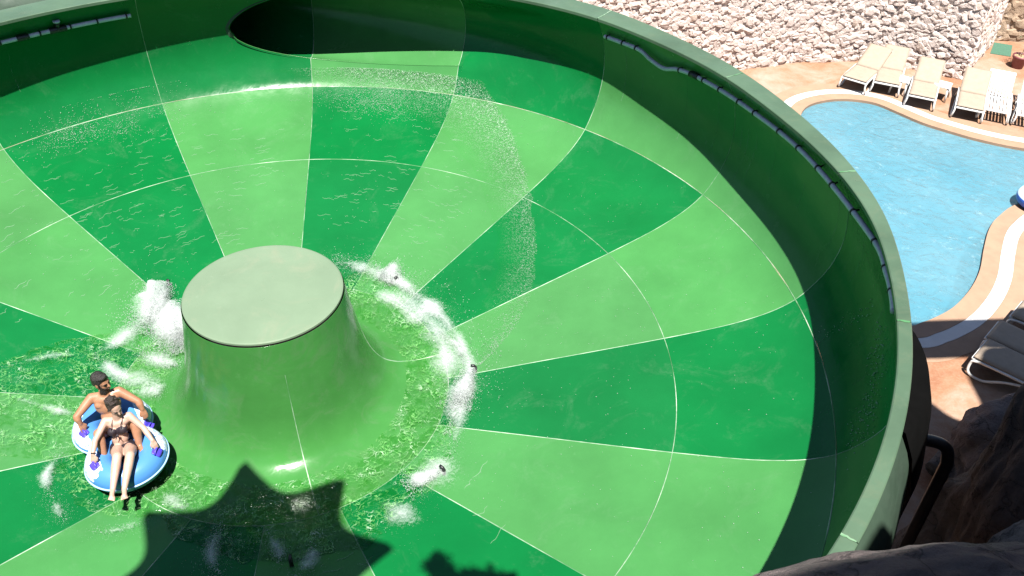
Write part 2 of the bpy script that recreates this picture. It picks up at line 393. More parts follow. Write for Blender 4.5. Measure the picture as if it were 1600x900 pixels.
bowl = empty('slide_bowl', (0, 0, -3.6)); tag(bowl, 'huge green water slide bowl of alternating light and dark green panels', 'water slide')
GAP = 0.010
def polar_panel(name, prof, tha, thb, mat, n=14, zr=None):
    """prof: list of (r,z); small joint gap at both sides"""
    vs = []; fs = []; m = len(prof)
    for i in range(n+1):
        for j, (r, z) in enumerate(prof):
            g = math.degrees(GAP/2/max(r, .3)); th = tha+g+(thb-tha-2*g)*i/n
            vs.append(P3(r, th, z))
    for i in range(n):
        for j in range(m-1):
            a = i*m+j; fs.append((a, a+m, a+m+1, a+1))
    o = mk(name, vs, fs, mat, bowl, True, world=True)
    so_ = o.modifiers.new('thickness', 'SOLIDIFY'); so_.thickness = 0.03; so_.offset = -1.0; so_.use_rim = False; o.data.materials.append(G_BACK); so_.material_offset = 1
    return o
def prof_between(arr, r0, r1, n):
    r = np.linspace(r0, r1, n); return [(x, float(np.interp(x, arr[:, 0], arr[:, 1]))) for x in r]
wall_light = {0: 1, 1: 0, 2: 0, 3: 1, 4: 0, 5: 1, 6: 1, 7: 0, 8: 1}
for k in range(16):
    ta, tb = S_ang(k), S_ang(k+1)
    lightp = (k % 2 == 0)
    matp = G_LIGHT if lightp else G_DARK
    polar_panel('floor_panel', prof_between(FLO, R_C+GAP/2, R_B-GAP/2, 14), ta, tb, matp, 16)
    polar_panel('floor_panel', prof_between(FLO, R_B+GAP/2, R_A-GAP/2, 22), ta, tb, matp, 16)
def wall_strip(vs, fs, ths, zlo, zhi, m):
    b = len(vs)
    for th, a, c in zip(ths, zlo, zhi):
        for j in range(m+1):
            z = a+(c-a)*j/m; vs.append(P3(wall_r(z, th), th, z))
    for i in range(len(ths)-1):
        for j in range(m):
            q = b+i*(m+1)+j; fs.append((q, q+m+1, q+m+2, q+1))
zA, zR = float(WAL[0, 1])+GAP/2, 1.83
for k in range(16):
    ta, tb = S_ang(k), S_ang(k+1); g = math.degrees(GAP/2/6.6)
    n = 60; ths = [ta+g+(tb-ta-2*g)*i/n for i in range(n+1)]
    if ta < TH_TIP < tb:
        ths = sorted(ths+[TH_TIP+e for e in (-.001, .01, .05, .15, .3, .5, .8, 1.2)])
    if ta < TH_M < tb: ths = sorted(ths+[TH_M-.001, TH_M])
    vs = []; fs = []; i = 0
    hs = [hole(t) for t in ths]
    while i < len(ths):
        j = i
        while j+1 < len(ths) and (hs[j+1] is None) == (hs[i] is None): j += 1
        if hs[i] is None:
            lo, hi = (i-1 if i > 0 else i), (j+1 if j+1 < len(ths) else j)
            seg = ths[i:j+1]
            wall_strip(vs, fs, seg, [zA]*len(seg), [zR]*len(seg), 22)
            if j+1 < len(ths) and ths[j+1] < 0:   # join plain wall to the split wall at the tip of the mouth
                zc = sum(hs[j+1])/2
                wall_strip(vs, fs, [ths[j], ths[j+1]], [zA, zA], [zc, hs[j+1][0]], 12)
                wall_strip(vs, fs, [ths[j], ths[j+1]], [zc, hs[j+1][1]], [zR, zR], 10)
        else:
            seg = ths[i:j+1]
            wall_strip(vs, fs, seg, [zA]*len(seg), [h[0] for h in hs[i:j+1]], 12)
            wall_strip(vs, fs, seg, [h[1] for h in hs[i:j+1]], [zR]*len(seg), 10)
        i = j+1
    matp = G_LIGHT if wall_light.get(k, k % 2) else G_DARK
    o = mk('wall_panel', vs, fs, matp, bowl, True, world=True)
for k in range(5, 18):
    ta, tb = S_ang(k), S_ang(k+1); vs = []; fs = []
    wall_strip(vs, fs, [ta+(tb-ta)*i/24 for i in range(25)], [zA]*25, [zR-.04]*25, 14)
    vs = [(x*(1+.035/math.hypot(x, y)), y*(1+.035/math.hypot(x, y)), z) for x, y, z in vs]
    mk('outer_shell', vs, [f[::-1] for f in fs], G_BACK, bowl, True, world=True)
# rim flange segments
for k in range(16):
    ta, tb = S_ang(k), S_ang(k+1); n = 18; vs = []; fs = []; g = math.degrees(0.006/6.6)
    for i in range(n+1):
        th = ta+g+(tb-ta-2*g)*i/n; ri = wall_r(zR, th); w = rim_w(th)
        sec = [(ri-.012, zR-.035), (ri-.012, zR+.006), (ri-.002, zR+.014), (ri+w-.01, zR+.022), (ri+w, zR+.014), (ri+w, zR-.075), (ri+w-.015, zR-.075), (ri+w-.016, zR-.012), (ri+.05, zR-.03)]
        for r, z in sec: vs.append(P3(r, th, z))
    m = 9
    for i in range(n):
        for j in range(m):
            j2 = (j+1) % m; fs.append((i*m+j, i*m+j2, (i+1)*m+j2, (i+1)*m+j))
    fs.append(tuple(range(m))); fs.append(tuple(n*m+j for j in range(m-1, -1, -1)))
    mk('rim_flange', vs, fs, G_RIM, bowl, False, world=True)
    # patch of worn sealant on the joint
    vs = []; fs = []
    for i in range(3):
        th = ta+(i-1)*0.08; ri = wall_r(zR, th); w = rim_w(th)
        for q in range(6): vs.append(P3(ri-.01+(w-.005)*q/5, th+random.uniform(-.06, .06), zR+.0175+.008*q/5))
    for i in range(2):
        for q in range(5): a = i*6+q; fs.append((a, a+6, a+7, a+1))
    mk('joint_sealant', vs, fs, M_SEAM, bowl, False, world=True)
# seams : thin beads lying in the joints
def bead(name, pts, w, parent=bowl):
    """flat ribbon w wide, raised 2 mm, pts = [(pos, normal)]"""
    vs = []; fs = []
    for i, (p, nrm) in enumerate(pts):
        p = Vector(p); nrm = Vector(nrm).normalized()
        t = Vector(pts[min(i+1, len(pts)-1)][0])-Vector(pts[max(i-1, 0)][0]); t.normalize(); s = t.cross(nrm)
        ww = w*(0.75+0.5*noise.noise(p*2.1))
        vs += [p-s*ww/2-nrm*.004, p-s*ww*.3+nrm*.0035, p+s*ww*.3+nrm*.0035, p+s*ww/2-nrm*.004]
    for i in range(len(pts)-1):
        for j in range(3): a = i*4+j; fs.append((a, a+4, a+5, a+1))
    return mk(name, vs, fs, M_SEAM, parent, True, world=True)
def prof_normal(r, z, th, on_wall):
    if on_wall:
        e = .01; dr = (wall_r(min(z+e, zR), th)-wall_r(max(z-e, 0.01), th)); dz = min(z+e, zR)-max(z-e, 0.01)
    else:
        e = .01; dz = floor_z(min(r+e, R_A))-floor_z(r-e); dr = min(r+e, R_A)-(r-e)
    l = math.hypot(dr, dz); return P3(-dz/l, th, dr/l)
for r, w in ((R_C , .012), (R_B, .014), (R_A, .020)):
    for k in range(16):
        pts = [(P3(r, S_ang(k)+STEP*i/14, floor_z(r)), prof_normal(r, 0, S_ang(k)+STEP*i/14, False)) for i in range(15)]
        bead('ring_seam', pts, w)
for k in range(16):
    th = S_ang(k)
    bead('radial_seam', [(P3(r, th, floor_z(r)), prof_normal(r, 0, th, False)) for r in np.linspace(R_C, R_A, 40)], .015)
    hz = hole(th); segs = [(zA, hz[0]), (hz[1], zR-.03)] if hz else [(zA, zR-.03)]
    for a, b in segs:
        if b-a > .05: bead('radial_seam', [(P3(wall_r(z, th), th, z), prof_normal(0, z, th, True)) for z in np.linspace(a, b, 16)], .014)

# invented skirt for the dark bulge below the flange; black stands for shade
vs = []; fs = []
for i in range(25):
    th = 109.9+11.6*i/24; u = math.sin(pi*i/24)**.75
    for r, z in ((6.60, 1.750), (6.62+.13*u, 1.74), (6.74+.10*u, 1.5), (6.845+.07*u, 1.1), (6.85+.03*u, .6), (6.80, .3)): vs.append(P3(r, th, z))
for i in range(24):
    for j in range(5): a = i*6+j; fs.append((a, a+1, a+7, a+6))
mk('dark_skirt', vs, fs, M_SKIRT, bowl, True, world=True)
# flume behind the mouth
def flume_section(th, h):
    rc = f_rc(th); pts = []
    if h is None:
        for i in range(41):
            a = -pi/2-pi*0.0+2*pi*i/40; pts.append((rc+FA*cos(a), FZ+FB*sin(a)))
    else:
        def ang(z, th):
            w = wall_r(z, th); return math.atan2((z-FZ)/FB, (w-rc)/FA)
        a0, a1 = ang(h[0], th), ang(h[1], th)
        if a1 < a0: a1 += 2*pi
        for i in range(41):
            a = a0+(a1-a0)*i/40; pts.append((rc+FA*cos(a), FZ+FB*sin(a)))
    return pts
def flume_part(tha, thb, mat, closed):
    n = max(4, int((thb-tha)/0.75)); vs = []; fs = []
    for i in range(n+1):
        th = tha+(thb-tha)*i/n
        h = None if closed else hole(th)
        if not closed and h is None: h = (FZ-.01, FZ+.01)
        for r, z in flume_section(th, h): vs.append(P3(r, th, z))
    for i in range(n):
        for j in range(40): a = i*41+j; fs.append((a, a+41, a+42, a+1))
    o = mk('flume_panel', vs, fs, mat, bowl, True, world=True)
    so_ = o.modifiers.new('thickness', 'SOLIDIFY'); so_.thickness = 0.03; so_.offset = -1.0; so_.use_rim = False; o.data.materials.append(G_BACK); so_.material_offset = 1
    return o
flume_part(TH_TIP+.02, S_ang(3)-.03, G_DARK, False)
flume_part(S_ang(3)+.03, S_ang(4)-.03, G_LIGHT, False)
flume_part(S_ang(4)+.03, TH_M-.002, G_DARK, False)
flume_part(-40, S_ang(2)-.03, G_DARK, True)
flume_part(S_ang(2)+.03, TH_TIP+.03, G_DARK, True)
for k in (3, 4):
    th = S_ang(k)
    if hole(th) is None: continue
    sec = flume_section(th, hole(th)); rc = f_rc(th)
    bead('radial_seam', [(P3(r, th, z), P3(rc-r, th, FZ-z)) for r, z in sec], .018)
# pale lip round the mouth
def hole2(t): return hole(t) or (FZ, FZ)
lip = [P3(wall_r(hole2(t)[0], t), t, hole2(t)[0]) for t in TH_TIP+.03+(TH_M-.4-TH_TIP)*np.linspace(0, 1, 70)**2][::-1]
MB().tube(lip, .006, 6).build('mouth_lip', G_LIGHT, bowl, True, world=True)

# ------------------------------------------------------------------ centre cone and dish
CONE = [(2.05-GAP/2, -.986), (1.9, -1.004), (1.72, -1.006), (1.56, -.985), (1.42, -.945), (1.28, -.855), (1.17, -.70), (1.09, -.50), (1.03, -.25), (.985, 0), (.945, .25), (.91, .50), (.905, .53)]
cp = [tuple(v)[:2] for v in spline([(a, b, 0) for a, b in CONE], 6)]
def revolve(name, prof, mat, parent, n=96, smooth=True, th0=0, th1=360, closed=True):
    vs = []; fs = []; m = len(prof)
    cnt = n if closed else n+1
    for i in range(cnt):
        for r, z in prof: vs.append(P3(r, th0+(th1-th0)*i/n, z))
    for i in range(n):
        i2 = (i+1) % n if closed else i+1
        for j in range(m-1): fs.append((i*m+j, i2*m+j, i2*m+j+1, i*m+j+1))
    return mk(name, vs, fs, mat, parent, smooth, world=True)
dish = revolve('dish', cp, G_DISH, bowl)
for th in (S_ang(3)+180-16, S_ang(3)+77):
    bead('radial_seam', [(P3(r, th, z), (sin(radians(th))*.5, cos(radians(th))*.5, 1)) for r, z in cp[:58]], .02)
lid = revolve('cone_lid', [(.001, .585), (.5, .582), (.84, .575), (.875, .572), (.892, .565), (.894, .545), (.885, .538), (.86, .538)], G_LID, bowl, 96, False)
# ------------------------------------------------------------------ ground, pool, deck
ZG = -3.6
pool_edge = [(10.5, 3.60), (10.83, 3.69), (11.13, 3.81), (11.64, 4.1), (12.22, 4.61), (12.72, 5.2), (13.19, 5.94), (13.66, 6.62), (14.12, 7.08), (14.81, 7.54), (16, 7.85), (18, 7.7), (20.5, 7.2), (22.5, 7.6), (22.6, 8.8), (20.5, 9.4), (18.0, 9.5), (16.33, 9.99), (15.42, 10.47), (14.81, 10.96), (14.34, 11.41), (13.92, 12.03), (13.54, 12.54), (12.98, 12.77), (12.37, 12.77), (11.75, 12.53), (11.35, 12.11), (11.0, 11.4), (10.1, 10), (9.6, 8.5), (9.3, 6.5), (9.4, 4.9), (9.9, 3.85)]
pe = spline([(a, b, 0) for a, b in pool_edge], 5, True)
def offset_loop(P, d):
    out = []; m = len(P)
    for i in range(m):
        t = (P[(i+2) % m]-P[i-2]); t.z = 0; t.normalize(); nrm = Vector((t.y, -t.x, 0)); out.append(P[i]+nrm*d)
    return out
_ar = sum(pe[i].x*pe[(i+1) % len(pe)].y-pe[(i+1) % len(pe)].x*pe[i].y for i in range(len(pe)))
SG = 1 if _ar > 0 else -1
# ground sheet with the pool cut out
bm = bmesh.new()
hol = offset_loop(pe, SG*.02)
bm2_v = [bm.verts.new((p.x, p.y, ZG)) for p in hol]
sq = [bm.verts.new((x, y, ZG)) for x, y in ((-400, -400), (400, -400), (400, 400), (-400, 400))]
ed = [bm.edges.new((bm2_v[i], bm2_v[(i+1) % len(bm2_v)])) for i in range(len(bm2_v))]
ed += [bm.edges.new((sq[i], sq[(i+1) % 4])) for i in range(4)]
bmesh.ops.triangle_fill(bm, use_beauty=True, use_dissolve=False, edges=ed)
me = bpy.data.meshes.new('ground'); bm.to_mesh(me); bm.free(); me.materials.append(M_DECK)
# drop any triangles filling the pool
gm = bmesh.new(); gm.from_mesh(me)
def inside(x, y):
    c = False; m = len(hol)
    for i in range(m):
        a, b = hol[i], hol[i-1]
        if (a.y > y) != (b.y > y) and x < (b.x-a.x)*(y-a.y)/(b.y-a.y)+a.x: c = not c
    return c
kill = [f for f in gm.faces if inside(*f.calc_center_median().xy) and all(abs(v.co.x) < 399 for v in f.verts)]
bmesh.ops.delete(gm, geom=kill, context='FACES')
for f in gm.faces:
    if f.normal.z < 0: f.normal_flip()
gm.to_mesh(me); gm.free()
ground = bpy.data.objects.new('ground', me); COL.objects.link(ground); tag(ground, kind='structure')
def ring_strip(name, d0, d1, z, mat, thick=0.0, kind='structure'):
    A, B = offset_loop(pe, SG*d0), offset_loop(pe, SG*d1); m = len(pe); vs = []; fs = []
    for a, b in zip(A, B):
        vs += [(a.x, a.y, z-thick), (a.x, a.y, z), (b.x, b.y, z), (b.x, b.y, z-thick)]
    for i in range(m):
        j = (i+1) % m
        for q in range(3): fs.append((i*4+q, i*4+q+1, j*4+q+1, j*4+q) if SG > 0 else (i*4+q, j*4+q, j*4+q+1, i*4+q+1))
    return tag(mk(name, vs, fs, mat), kind=kind)
ring_strip('pool_coping', -.03, .30, ZG+.02, M_COPING, .16)
ring_strip('pool_edge_stripe', .303, .56, ZG+.012, M_STRIPE, .02)
ring_strip('pool_surround', .563, .93, ZG+.006, M_COPING, .01)
# basin
vs = []; fs = []; m = len(pe)
for p in pe: vs += [(p.x, p.y, ZG+.0), (p.x, p.y, ZG-1.1)]
for i in range(m): j = (i+1) % m; fs.append((2*i, 2*j, 2*j+1, 2*i+1))
fs.append(tuple(2*i+1 for i in range(m)))
tag(mk('pool_basin', vs, fs, M_BASIN), kind='structure')
bm = bmesh.new(); vv = [bm.verts.new((p.x, p.y, ZG-.05)) for p in pe]; f = bm.faces.new(vv)
if f.normal.z < 0: f.normal_flip()
bmesh.ops.triangulate(bm, faces=[f]); me = bpy.data.meshes.new('pool_water'); bm.to_mesh(me); bm.free(); me.materials.append(M_POOLW)
pw = bpy.data.objects.new('pool_water', me); COL.objects.link(pw); tag(pw, kind='structure')

# ------------------------------------------------------------------ rubble walls
def stone_mesh(i, mat):
    v, f = ico(2); o = Vector((i*3.7, i*1.3, 0)); vs = []
    for a in v:
        p = Vector(a); d = 1+.50*noise.noise(p*1.2+o)+.38*noise.noise(p*2.9+o)+.22*noise.noise(p*6+o)
        q = p*d; q = Vector((max(-.80, min(.80, q.x)), max(-.9, min(.9, q.y)), max(-.82, min(.82, q.z)))); vs.append(tuple(q*.62))
    me = bpy.data.meshes.new('stone'); me.from_pydata(vs, [], f); me.materials.append(mat); return me
SM = [stone_mesh(i, M_STONE) for i in range(12)]; SM2 = [stone_mesh(i+20, M_STONE2) for i in range(6)]
CAMP = Vector((2.1809, -7.7082, 6.7450))
def project(p):
    d = Vector(p)-CAMP; z = d.dot(_f)
    if z <= 0: return None
    return 512+855.3*d.dot(_R)/z, 288-855.3*d.dot(_U)/z, z
def rubble_wall(name, label, path, z0, z1, meshes, rowh=.165, thick=.5, lean=.03):
    """path: plan polyline, face towards its right-hand side"""
    root = empty(name, (path[0][0], path[0][1], z0)); tag(root, label, 'stone wall')
    P = [Vector((a, b, 0)) for a, b in path]; L_ = [0]
    for a, b in zip(P, P[1:]): L_.append(L_[-1]+(b-a).length)
    def at(s):
        for i in range(len(P)-1):
            if s <= L_[i+1] or i == len(P)-2:
                t = (s-L_[i])/(L_[i+1]-L_[i]); d = (P[i+1]-P[i]).normalized(); return P[i].lerp(P[i+1], t), d
    # core
    mb = MB()
    vs = []; fs = []; n = int(L_[-1]/.12); mz = int((z1-z0)/.12)
    for i in range(n+1):
        p, d = at(L_[-1]*i/n); nr = Vector((d.y, -d.x, 0))
        for j in range(mz+1):
            z = z0+(z1-z0)*j/mz; q = p-nr*(-.015+lean*(z-z0)) + nr*.06*noise.noise(Vector((p.x*3, p.y*3, z*3))); vs.append((q.x, q.y, z))
        q = p-nr*thick; vs.append((q.x, q.y, z1)); vs.append((q.x, q.y, z0))
    m = mz+3
    for i in range(n):
        for j in range(m): j2 = (j+1) % m; fs.append((i*m+j, (i+1)*m+j, (i+1)*m+j2, i*m+j2))
    fs.append(tuple(range(m))); fs.append(tuple(n*m+j for j in range(m-1, -1, -1)))
    mk('wall_core', vs, fs, M_MORTAR, root, False, world=True)
    items = []
    z = z0+rowh*.45; row = 0
    while z < z1:
        s = random.uniform(0, .15)
        while s < L_[-1]:
            w = rowh*random.uniform(.6, 1.9); hh = rowh*random.uniform(.7, 1.5)
            zz = z+random.uniform(-.035, .035); p, d = at(min(s+w/2, L_[-1])); nr = Vector((d.y, -d.x, 0))
            q = p-nr*(lean*(zz-z0)+random.uniform(-.045, .03)); q.z = zz
            items.append((q, d, w*1.3, hh*1.35, random.uniform(.07, .15)))
            s += w*random.uniform(.85, 1.05)
        z += rowh*.86; row += 1
    vis = []
    rest = []
    for it in items:
        pr = project(it[0])
        if pr and -8 < pr[0] < 1032 and -8 < pr[1] < 584: vis.append((it[2]*it[3]/pr[2]**2, it))
        else: rest.append(it)
    vis.sort(key=lambda a: -a[0])
    single = [v[1] for v in vis[:300]]; rest += [v[1] for v in vis[300:]]
    def mtx(it):
        q, d, w, h, dp = it; nr = Vector((d.y, -d.x, 0))
        tw = Matrix.Rotation(random.uniform(-.5, .5), 3, nr)
        a, b, c = tw @ d*w, tw @ nr*dp, tw @ Vector((0, 0, 1))*h
        return Matrix(((a.x, b.x, c.x, q.x), (a.y, b.y, c.y, q.y), (a.z, b.z, c.z, q.z), (0, 0, 0, 1)))
    off = Matrix.Translation(-Vector(root.location))
    for it in single:
        o = bpy.data.objects.new('stone', random.choice(meshes)); COL.objects.link(o); o.parent = root; o.matrix_local = off @ mtx(it)
    V = []; F = []
    for it in rest:
        me = random.choice(meshes); M4 = mtx(it); b = len(V)
        V += [tuple(M4 @ v.co) for v in me.vertices]; F += [tuple(i+b for i in p.vertices) for p in me.polygons]
    if V:
        o = mk('small_stones', V, F, meshes[0].materials[0], root, False, world=True); o['kind'] = 'stuff'
    return root
rubble_wall('rubble_wall', 'pale rough rubble stone wall behind the loungers and pool', [(-9, 13.9), (1.5, 14.2), (5, 14.3), (8, 14.5), (11.3, 14.9), (12.07, 15.2), (14.2, 15.25), (15.3, 14.78), (16.55, 13.95)], ZG, -.4, SM, .125)
rubble_wall('rubble_wall', 'narrow pale rubble wall return running back from the corner beside the green mat', [(16.58, 13.92), (18.85, 16.5)], ZG, -.4, SM, .15)
rubble_wall('rubble_wall', 'tan brown rubble wall at the back of the recess behind the potted plant', [(18.75, 16.68), (23.5, 15.7)], ZG, -.4, SM2, .2)

# ------------------------------------------------------------------ artificial rocks, then unseen shapes added or guessed to cast the shade
def boulder(name, label, c, rad, mat, rot=(0, 0, 0), seed=0, sub=5, amp=.22, fr=1.0, cat='rock', group=None):
    v, f = ico(sub); from mathutils import Euler
    R3 = Euler(rot).to_matrix(); o = Vector((seed*5.3, seed*2.1, seed*.7)); rad = Vector(rad); vs = []
    for a in v:
        p = Vector(a)
        d = 1+amp*noise.noise(p*1.3*fr+o)+amp*.55*noise.noise(p*2.9*fr+o)+amp*.28*noise.noise(p*6.5*fr+o)+amp*.13*noise.noise(p*15*fr+o)+amp*.06*noise.noise(p*34*fr+o)
        d -= amp*.5*max(0, .12-abs(noise.noise(p*1.9*fr+o*1.7)))/.12*.35
        q = R3 @ Vector((p.x*rad.x*d, p.y*rad.y*d, p.z*rad.z*d)); vs.append(tuple(q))
    ob = mk(name, vs, f, mat, None, True); ob.location = c
    return tag(ob, label, cat, group)
boulder('boulder', 'broad smooth brown boulder closest to the viewer at the bottom right', (4.05, -5.85, 2.30), (2.0, 0.70, 1.08), M_ROCK, (0, .06, .12), 3, 6, .13)
boulder('boulder', 'tall dark rounded boulder at the right edge beside the shaded loungers', (8.2, -3.0, .35), (1.0, .95, 2.6), M_ROCK2, (.0, .12, .2), 8, 6, .14)
boulder('boulder', 'dark boulder low between the bowl and the tall rounded boulder', (8.3, -2.2, -2.4), (.8, .8, 2.1), M_ROCK2, (.1, .1, .6), 12, 5, .26)
boulder('boulder', 'jagged rock behind the black drain pipe below the bowl rim', (7.55, -3.3, -2.9), (.6, .6, 2.6), M_ROCK, (.15, .1, 0), 17, 5, .3)
boulder('boulder', 'low rounded rock on the shaded deck beyond the tall boulder', (10.35, .2, -3.1), (.95, .7, .9), M_ROCK, (0, 0, .4), 21, 5, .22)
boulder('boulder', 'small brown rock at the bottom right corner behind the broad boulder', (6.3, -4.75, 1.5), (.5, .5, 1.2), M_ROCK, (0, .3, 0), 25, 5, .22)
# log-like beam of cast rock leaning on the rocks
pts = spline([(9.35, .2, -3.45), (9.8, .5, -3.35), (10.3, .8, -3.25), (10.9, 1.1, -3.1)], 8)
tag(MB().tube(pts, [.17+.05*noise.noise(p*2) for p in pts], 10).build('fallen_log', M_ROCK2, None, True), 'dark log shaped rock beam leaning across the shaded rocks', 'rock')

shade_mass = empty('shade_cliff', (9, -5, ZG)); tag(shade_mass, 'unseen rock mass added to shade the lower right', 'rock')
front = [(2.9, -7.9, 9.9), (4.6, -7.7, 10.0), (5.3, -6.5, 8.3), (5.7, -5.2, 6.0), (6.4, -4.4, 6.9), (7.0, -3.6, 7.2), (7.7, -3.2, 7.4), (8.8, -2.6, 7.8), (9.7, -2.55, 8.4), (10.05, -2.55, 7.9), (10.4, -2.55, 6.7), (10.85, -2.55, 7.6), (11.15, -2.4, 9.9), (12.5, -2.2, 9.9), (14, -2.0, 8.6), (17, -2.4, 8.6)]  # unseen rock skyline, shaped so its shade lands on rocks and deck
vs = []; fs = []; FR = spline(front, 8); m = 24
for p in FR:
    for j in range(m+1):
        z = ZG+(p.z-ZG)*j/m; n3 = noise.noise(Vector((p.x*.9, p.y*.9, z*.9)))*.22
        vs.append((p.x, p.y-.25+n3-.15*(j/m), z+(.25*noise.noise(Vector((p.x*2.3, 1, 3))) if j == m else 0)))
    vs.append((p.x+.6, p.y-5.5, p.z)); vs.append((p.x+.6, p.y-5.5, ZG))
mm = m+3
for i in range(len(FR)-1):
    for j in range(mm): j2 = (j+1) % mm; fs.append((i*mm+j, (i+1)*mm+j, (i+1)*mm+j2, i*mm+j2))
fs.append(tuple(range(mm))); fs.append(tuple((len(FR)-1)*mm+j for j in range(mm-1, -1, -1)))
mk('shade_face', vs, fs, M_ROCK, shade_mass, True, world=True)

shade_caster = empty('shade_bridge', (12.5, -.6, ZG)); tag(shade_caster, 'timber footbridge added unseen to shade the loungers', 'shade_caster')
MB().box((12.6, -.62, 6.0), (7.6, .95, .14)).build('shade_slab', M_WOOD, shade_caster, False, True)  # unseen timber deck added to cast a strip of shade
for x in (9.6, 12.4, 15.6): MB().box((x, -1.6, 5.84), (.12, 2.9, .16)).build('beam', M_WOOD, shade_caster, False, True)

tower = empty('slide_tower', (.6, -10, ZG)); tag(tower, 'guessed unseen rock clad slide tower with a timber balcony', 'tower')
MB().box((1.0, -10.4, (8.2+ZG)/2), (5.0, 3.4, 8.2-ZG)).build('tower_body', M_ROCK, tower, False, True)  # guessed tower, out of view, carrying the shadow casting pieces
MB().box((1.0, -7.9, 5.0), (4.6, 1.55, .16)).build('balcony', M_WOOD, tower, False, True)
MB().box((-.1, -6.6, 5.0), (1.2, 1.05, .16)).build('balcony', M_WOOD, tower, False, True)
for y, z in ((-6.42, 8.4), (-6.5, 8.4)): pass
MB().box((2.25, -7.75, 7.95), (.12, 2.1, .12)).build('bracket', M_WOOD, tower, False, True)
plt_ = empty('shadow_planter', (2.6, -6.75, 8.01)); tag(plt_, 'timber planter added unseen to cast the blob shadows', 'shadow_planter')
MB().box((2.25, -6.75, 8.16), (.9, .34, .30)).build('shadow_trough', M_WOOD, plt_, False, True)
lf_ = MB()  # leaf clumps added out of view for the blob shadows
for cx_, cz_, r_ in ((1.92, 9.05, .15), (1.98, 8.75, .16), (2.12, 8.55, .2), (2.35, 8.45, .2), (2.5, 8.36, .18)):
    for q in range(150):
        a_ = Vector((random.gauss(0, 1), random.gauss(0, 1), random.gauss(0, 1))).normalized()*r_*random.uniform(.3, 1.1); c_ = Vector((cx_, -6.75, cz_))+a_
        d_ = Vector((random.gauss(0, 1), random.gauss(0, 1), random.gauss(0, 1))).normalized(); e_ = d_.orthogonal().normalized()
        lf_.add([c_-d_*.05, c_+e_*.022, c_+d_*.05, c_-e_*.022], [(0, 1, 2, 3)])
lf_.build('shadow_foliage', M_LEAF, plt_, False, True)
# octagonal parasol with scalloped edge over the balcony, unseen, guessed from its shadow
par = empty('parasol', (0, -6.5, 5.08)); tag(par, 'octagonal parasol with scalloped edge above the balcony, unseen, guessed from its shadow', 'parasol')
MB().tube([(0, -6.5, 5.08), (0, -6.5, 9.1)], .03, 10).build('pole', M_STEEL, par, True, True)
NP = 8; vs = []; fs = []; nr_ = 10; na = 96; cz = 8.45
for i in range(nr_+1):
    for k in range(na):
        a = 360*k/na; ph = ((a-10)/45) % 1; c = 1-abs(2*ph-1)
        R_ = 1.56*(1-.30*math.sin(pi*ph)**.8); t = i/nr_
        vs.append((R_*t*sin(radians(a-20)), -6.5+R_*t*cos(radians(a-20)), cz+.75*(1-t)**1.3))
for i in range(nr_):
    for k in range(na): k2 = (k+1) % na; fs.append((i*na+k, i*na+k2, (i+1)*na+k2, (i+1)*na+k))
mk('canopy', vs, fs, M_TILE, par, True, world=True)

# ================================================================== OBJECTS
# ------------------------------------------------------------------ spray pipes under the rim
def spray_pipe(name, label, angs, clips, joins):
    root = empty(name, P3(6.4, angs[0][0], 1.6)); tag(root, label, 'pipe')
    def pt(th, z): return Vector(P3(wall_r(min(z, 1.80), th)-.06, th, z))
    key = [pt(*a) for a in angs]; path = spline(key, 10)
    MB().tube(path, .032, 12).build('hose', M_PIPE, root, True, True)
    for th in clips:
        z = float(np.interp(th, [a[0] for a in angs], [a[1] for a in angs])); p = min(path, key=lambda q: (q-pt(th, z)).length); i = path.index(p)
        t = (path[min(i+1, len(path)-1)]-path[max(i-1, 0)]).normalized()
        c = MB().tube([p-t*.012, p+t*.012], .041, 12)
        nr = Vector((p.x, p.y, 0)).normalized()
        c.tube([p, p+nr*.06+Vector((0, 0, .03))], .012, 6)
        c.build('clip', M_BLACK, root, True, True)
    for th in joins:
        z = float(np.interp(th, [a[0] for a in angs], [a[1] for a in angs])); p = min(path, key=lambda q: (q-pt(th, z)).length); i = path.index(p)
        t = (path[min(i+1, len(path)-1)]-path[max(i-1, 0)]).normalized()
        MB().tube([p-t*.09, p-t*.085, p+t*.085, p+t*.09], [.03, .045, .045, .03], 12).build('coupling', M_BLACK, root, True, True)
    return root, path
spray_pipe('spray_hose', 'long grey spray hose clipped under the rim on the right side', [(43.6, 1.55), (46, 1.55), (49.5, 1.55), (51.2, 1.45), (53.5, 1.40), (56, 1.50), (60, 1.55), (68, 1.55), (80, 1.56), (95, 1.56), (101, 1.58), (105, 1.64), (107.6, 1.70)],
           [44.2, 46.5, 49, 56.2, 60.5, 63.5, 67, 70.5, 74.5, 78.5, 82.5, 87, 91, 95.5, 100, 104], [58.8])
r_, pth = spray_pipe('spray_hose', 'short grey spray hose with black valve under the rim at top left', [(-49, 1.50), (-43, 1.50), (-36, 1.49), (-30, 1.49), (-25.6, 1.49)],
           [-42.2, -37.5, -33.2, -30.0, -26.2], [-39.2, -35.6, -34.4])
pv = Vector(P3(wall_r(1.5, -35)-.06, -35, 1.52))
MB().tube([pv, pv+Vector((.02, -.03, .10))], .035, 10).build('valve_stem', M_BLACK, r_, True, True)
MB().tube([pv+Vector((.02, -.03, .10)), pv+Vector((.022, -.033, .125))], .052, 14).build('valve_cap', M_PIPE, r_, True, True)

dp = MB().tube(spline([(6.05, -2.86, 1.0), (6.36, -2.93, 1.0), (6.48, -2.98, .95), (6.53, -3.01, .78)], 6)+[Vector((6.54, -3.02, -.6)), Vector((6.55, -3.03, ZG))], .055, 12)
dr = dp.build('drain_pipe', M_BLACK, None, True); tag(dr, 'black elbow drain pipe outside the bowl wall at the lower right', 'pipe')

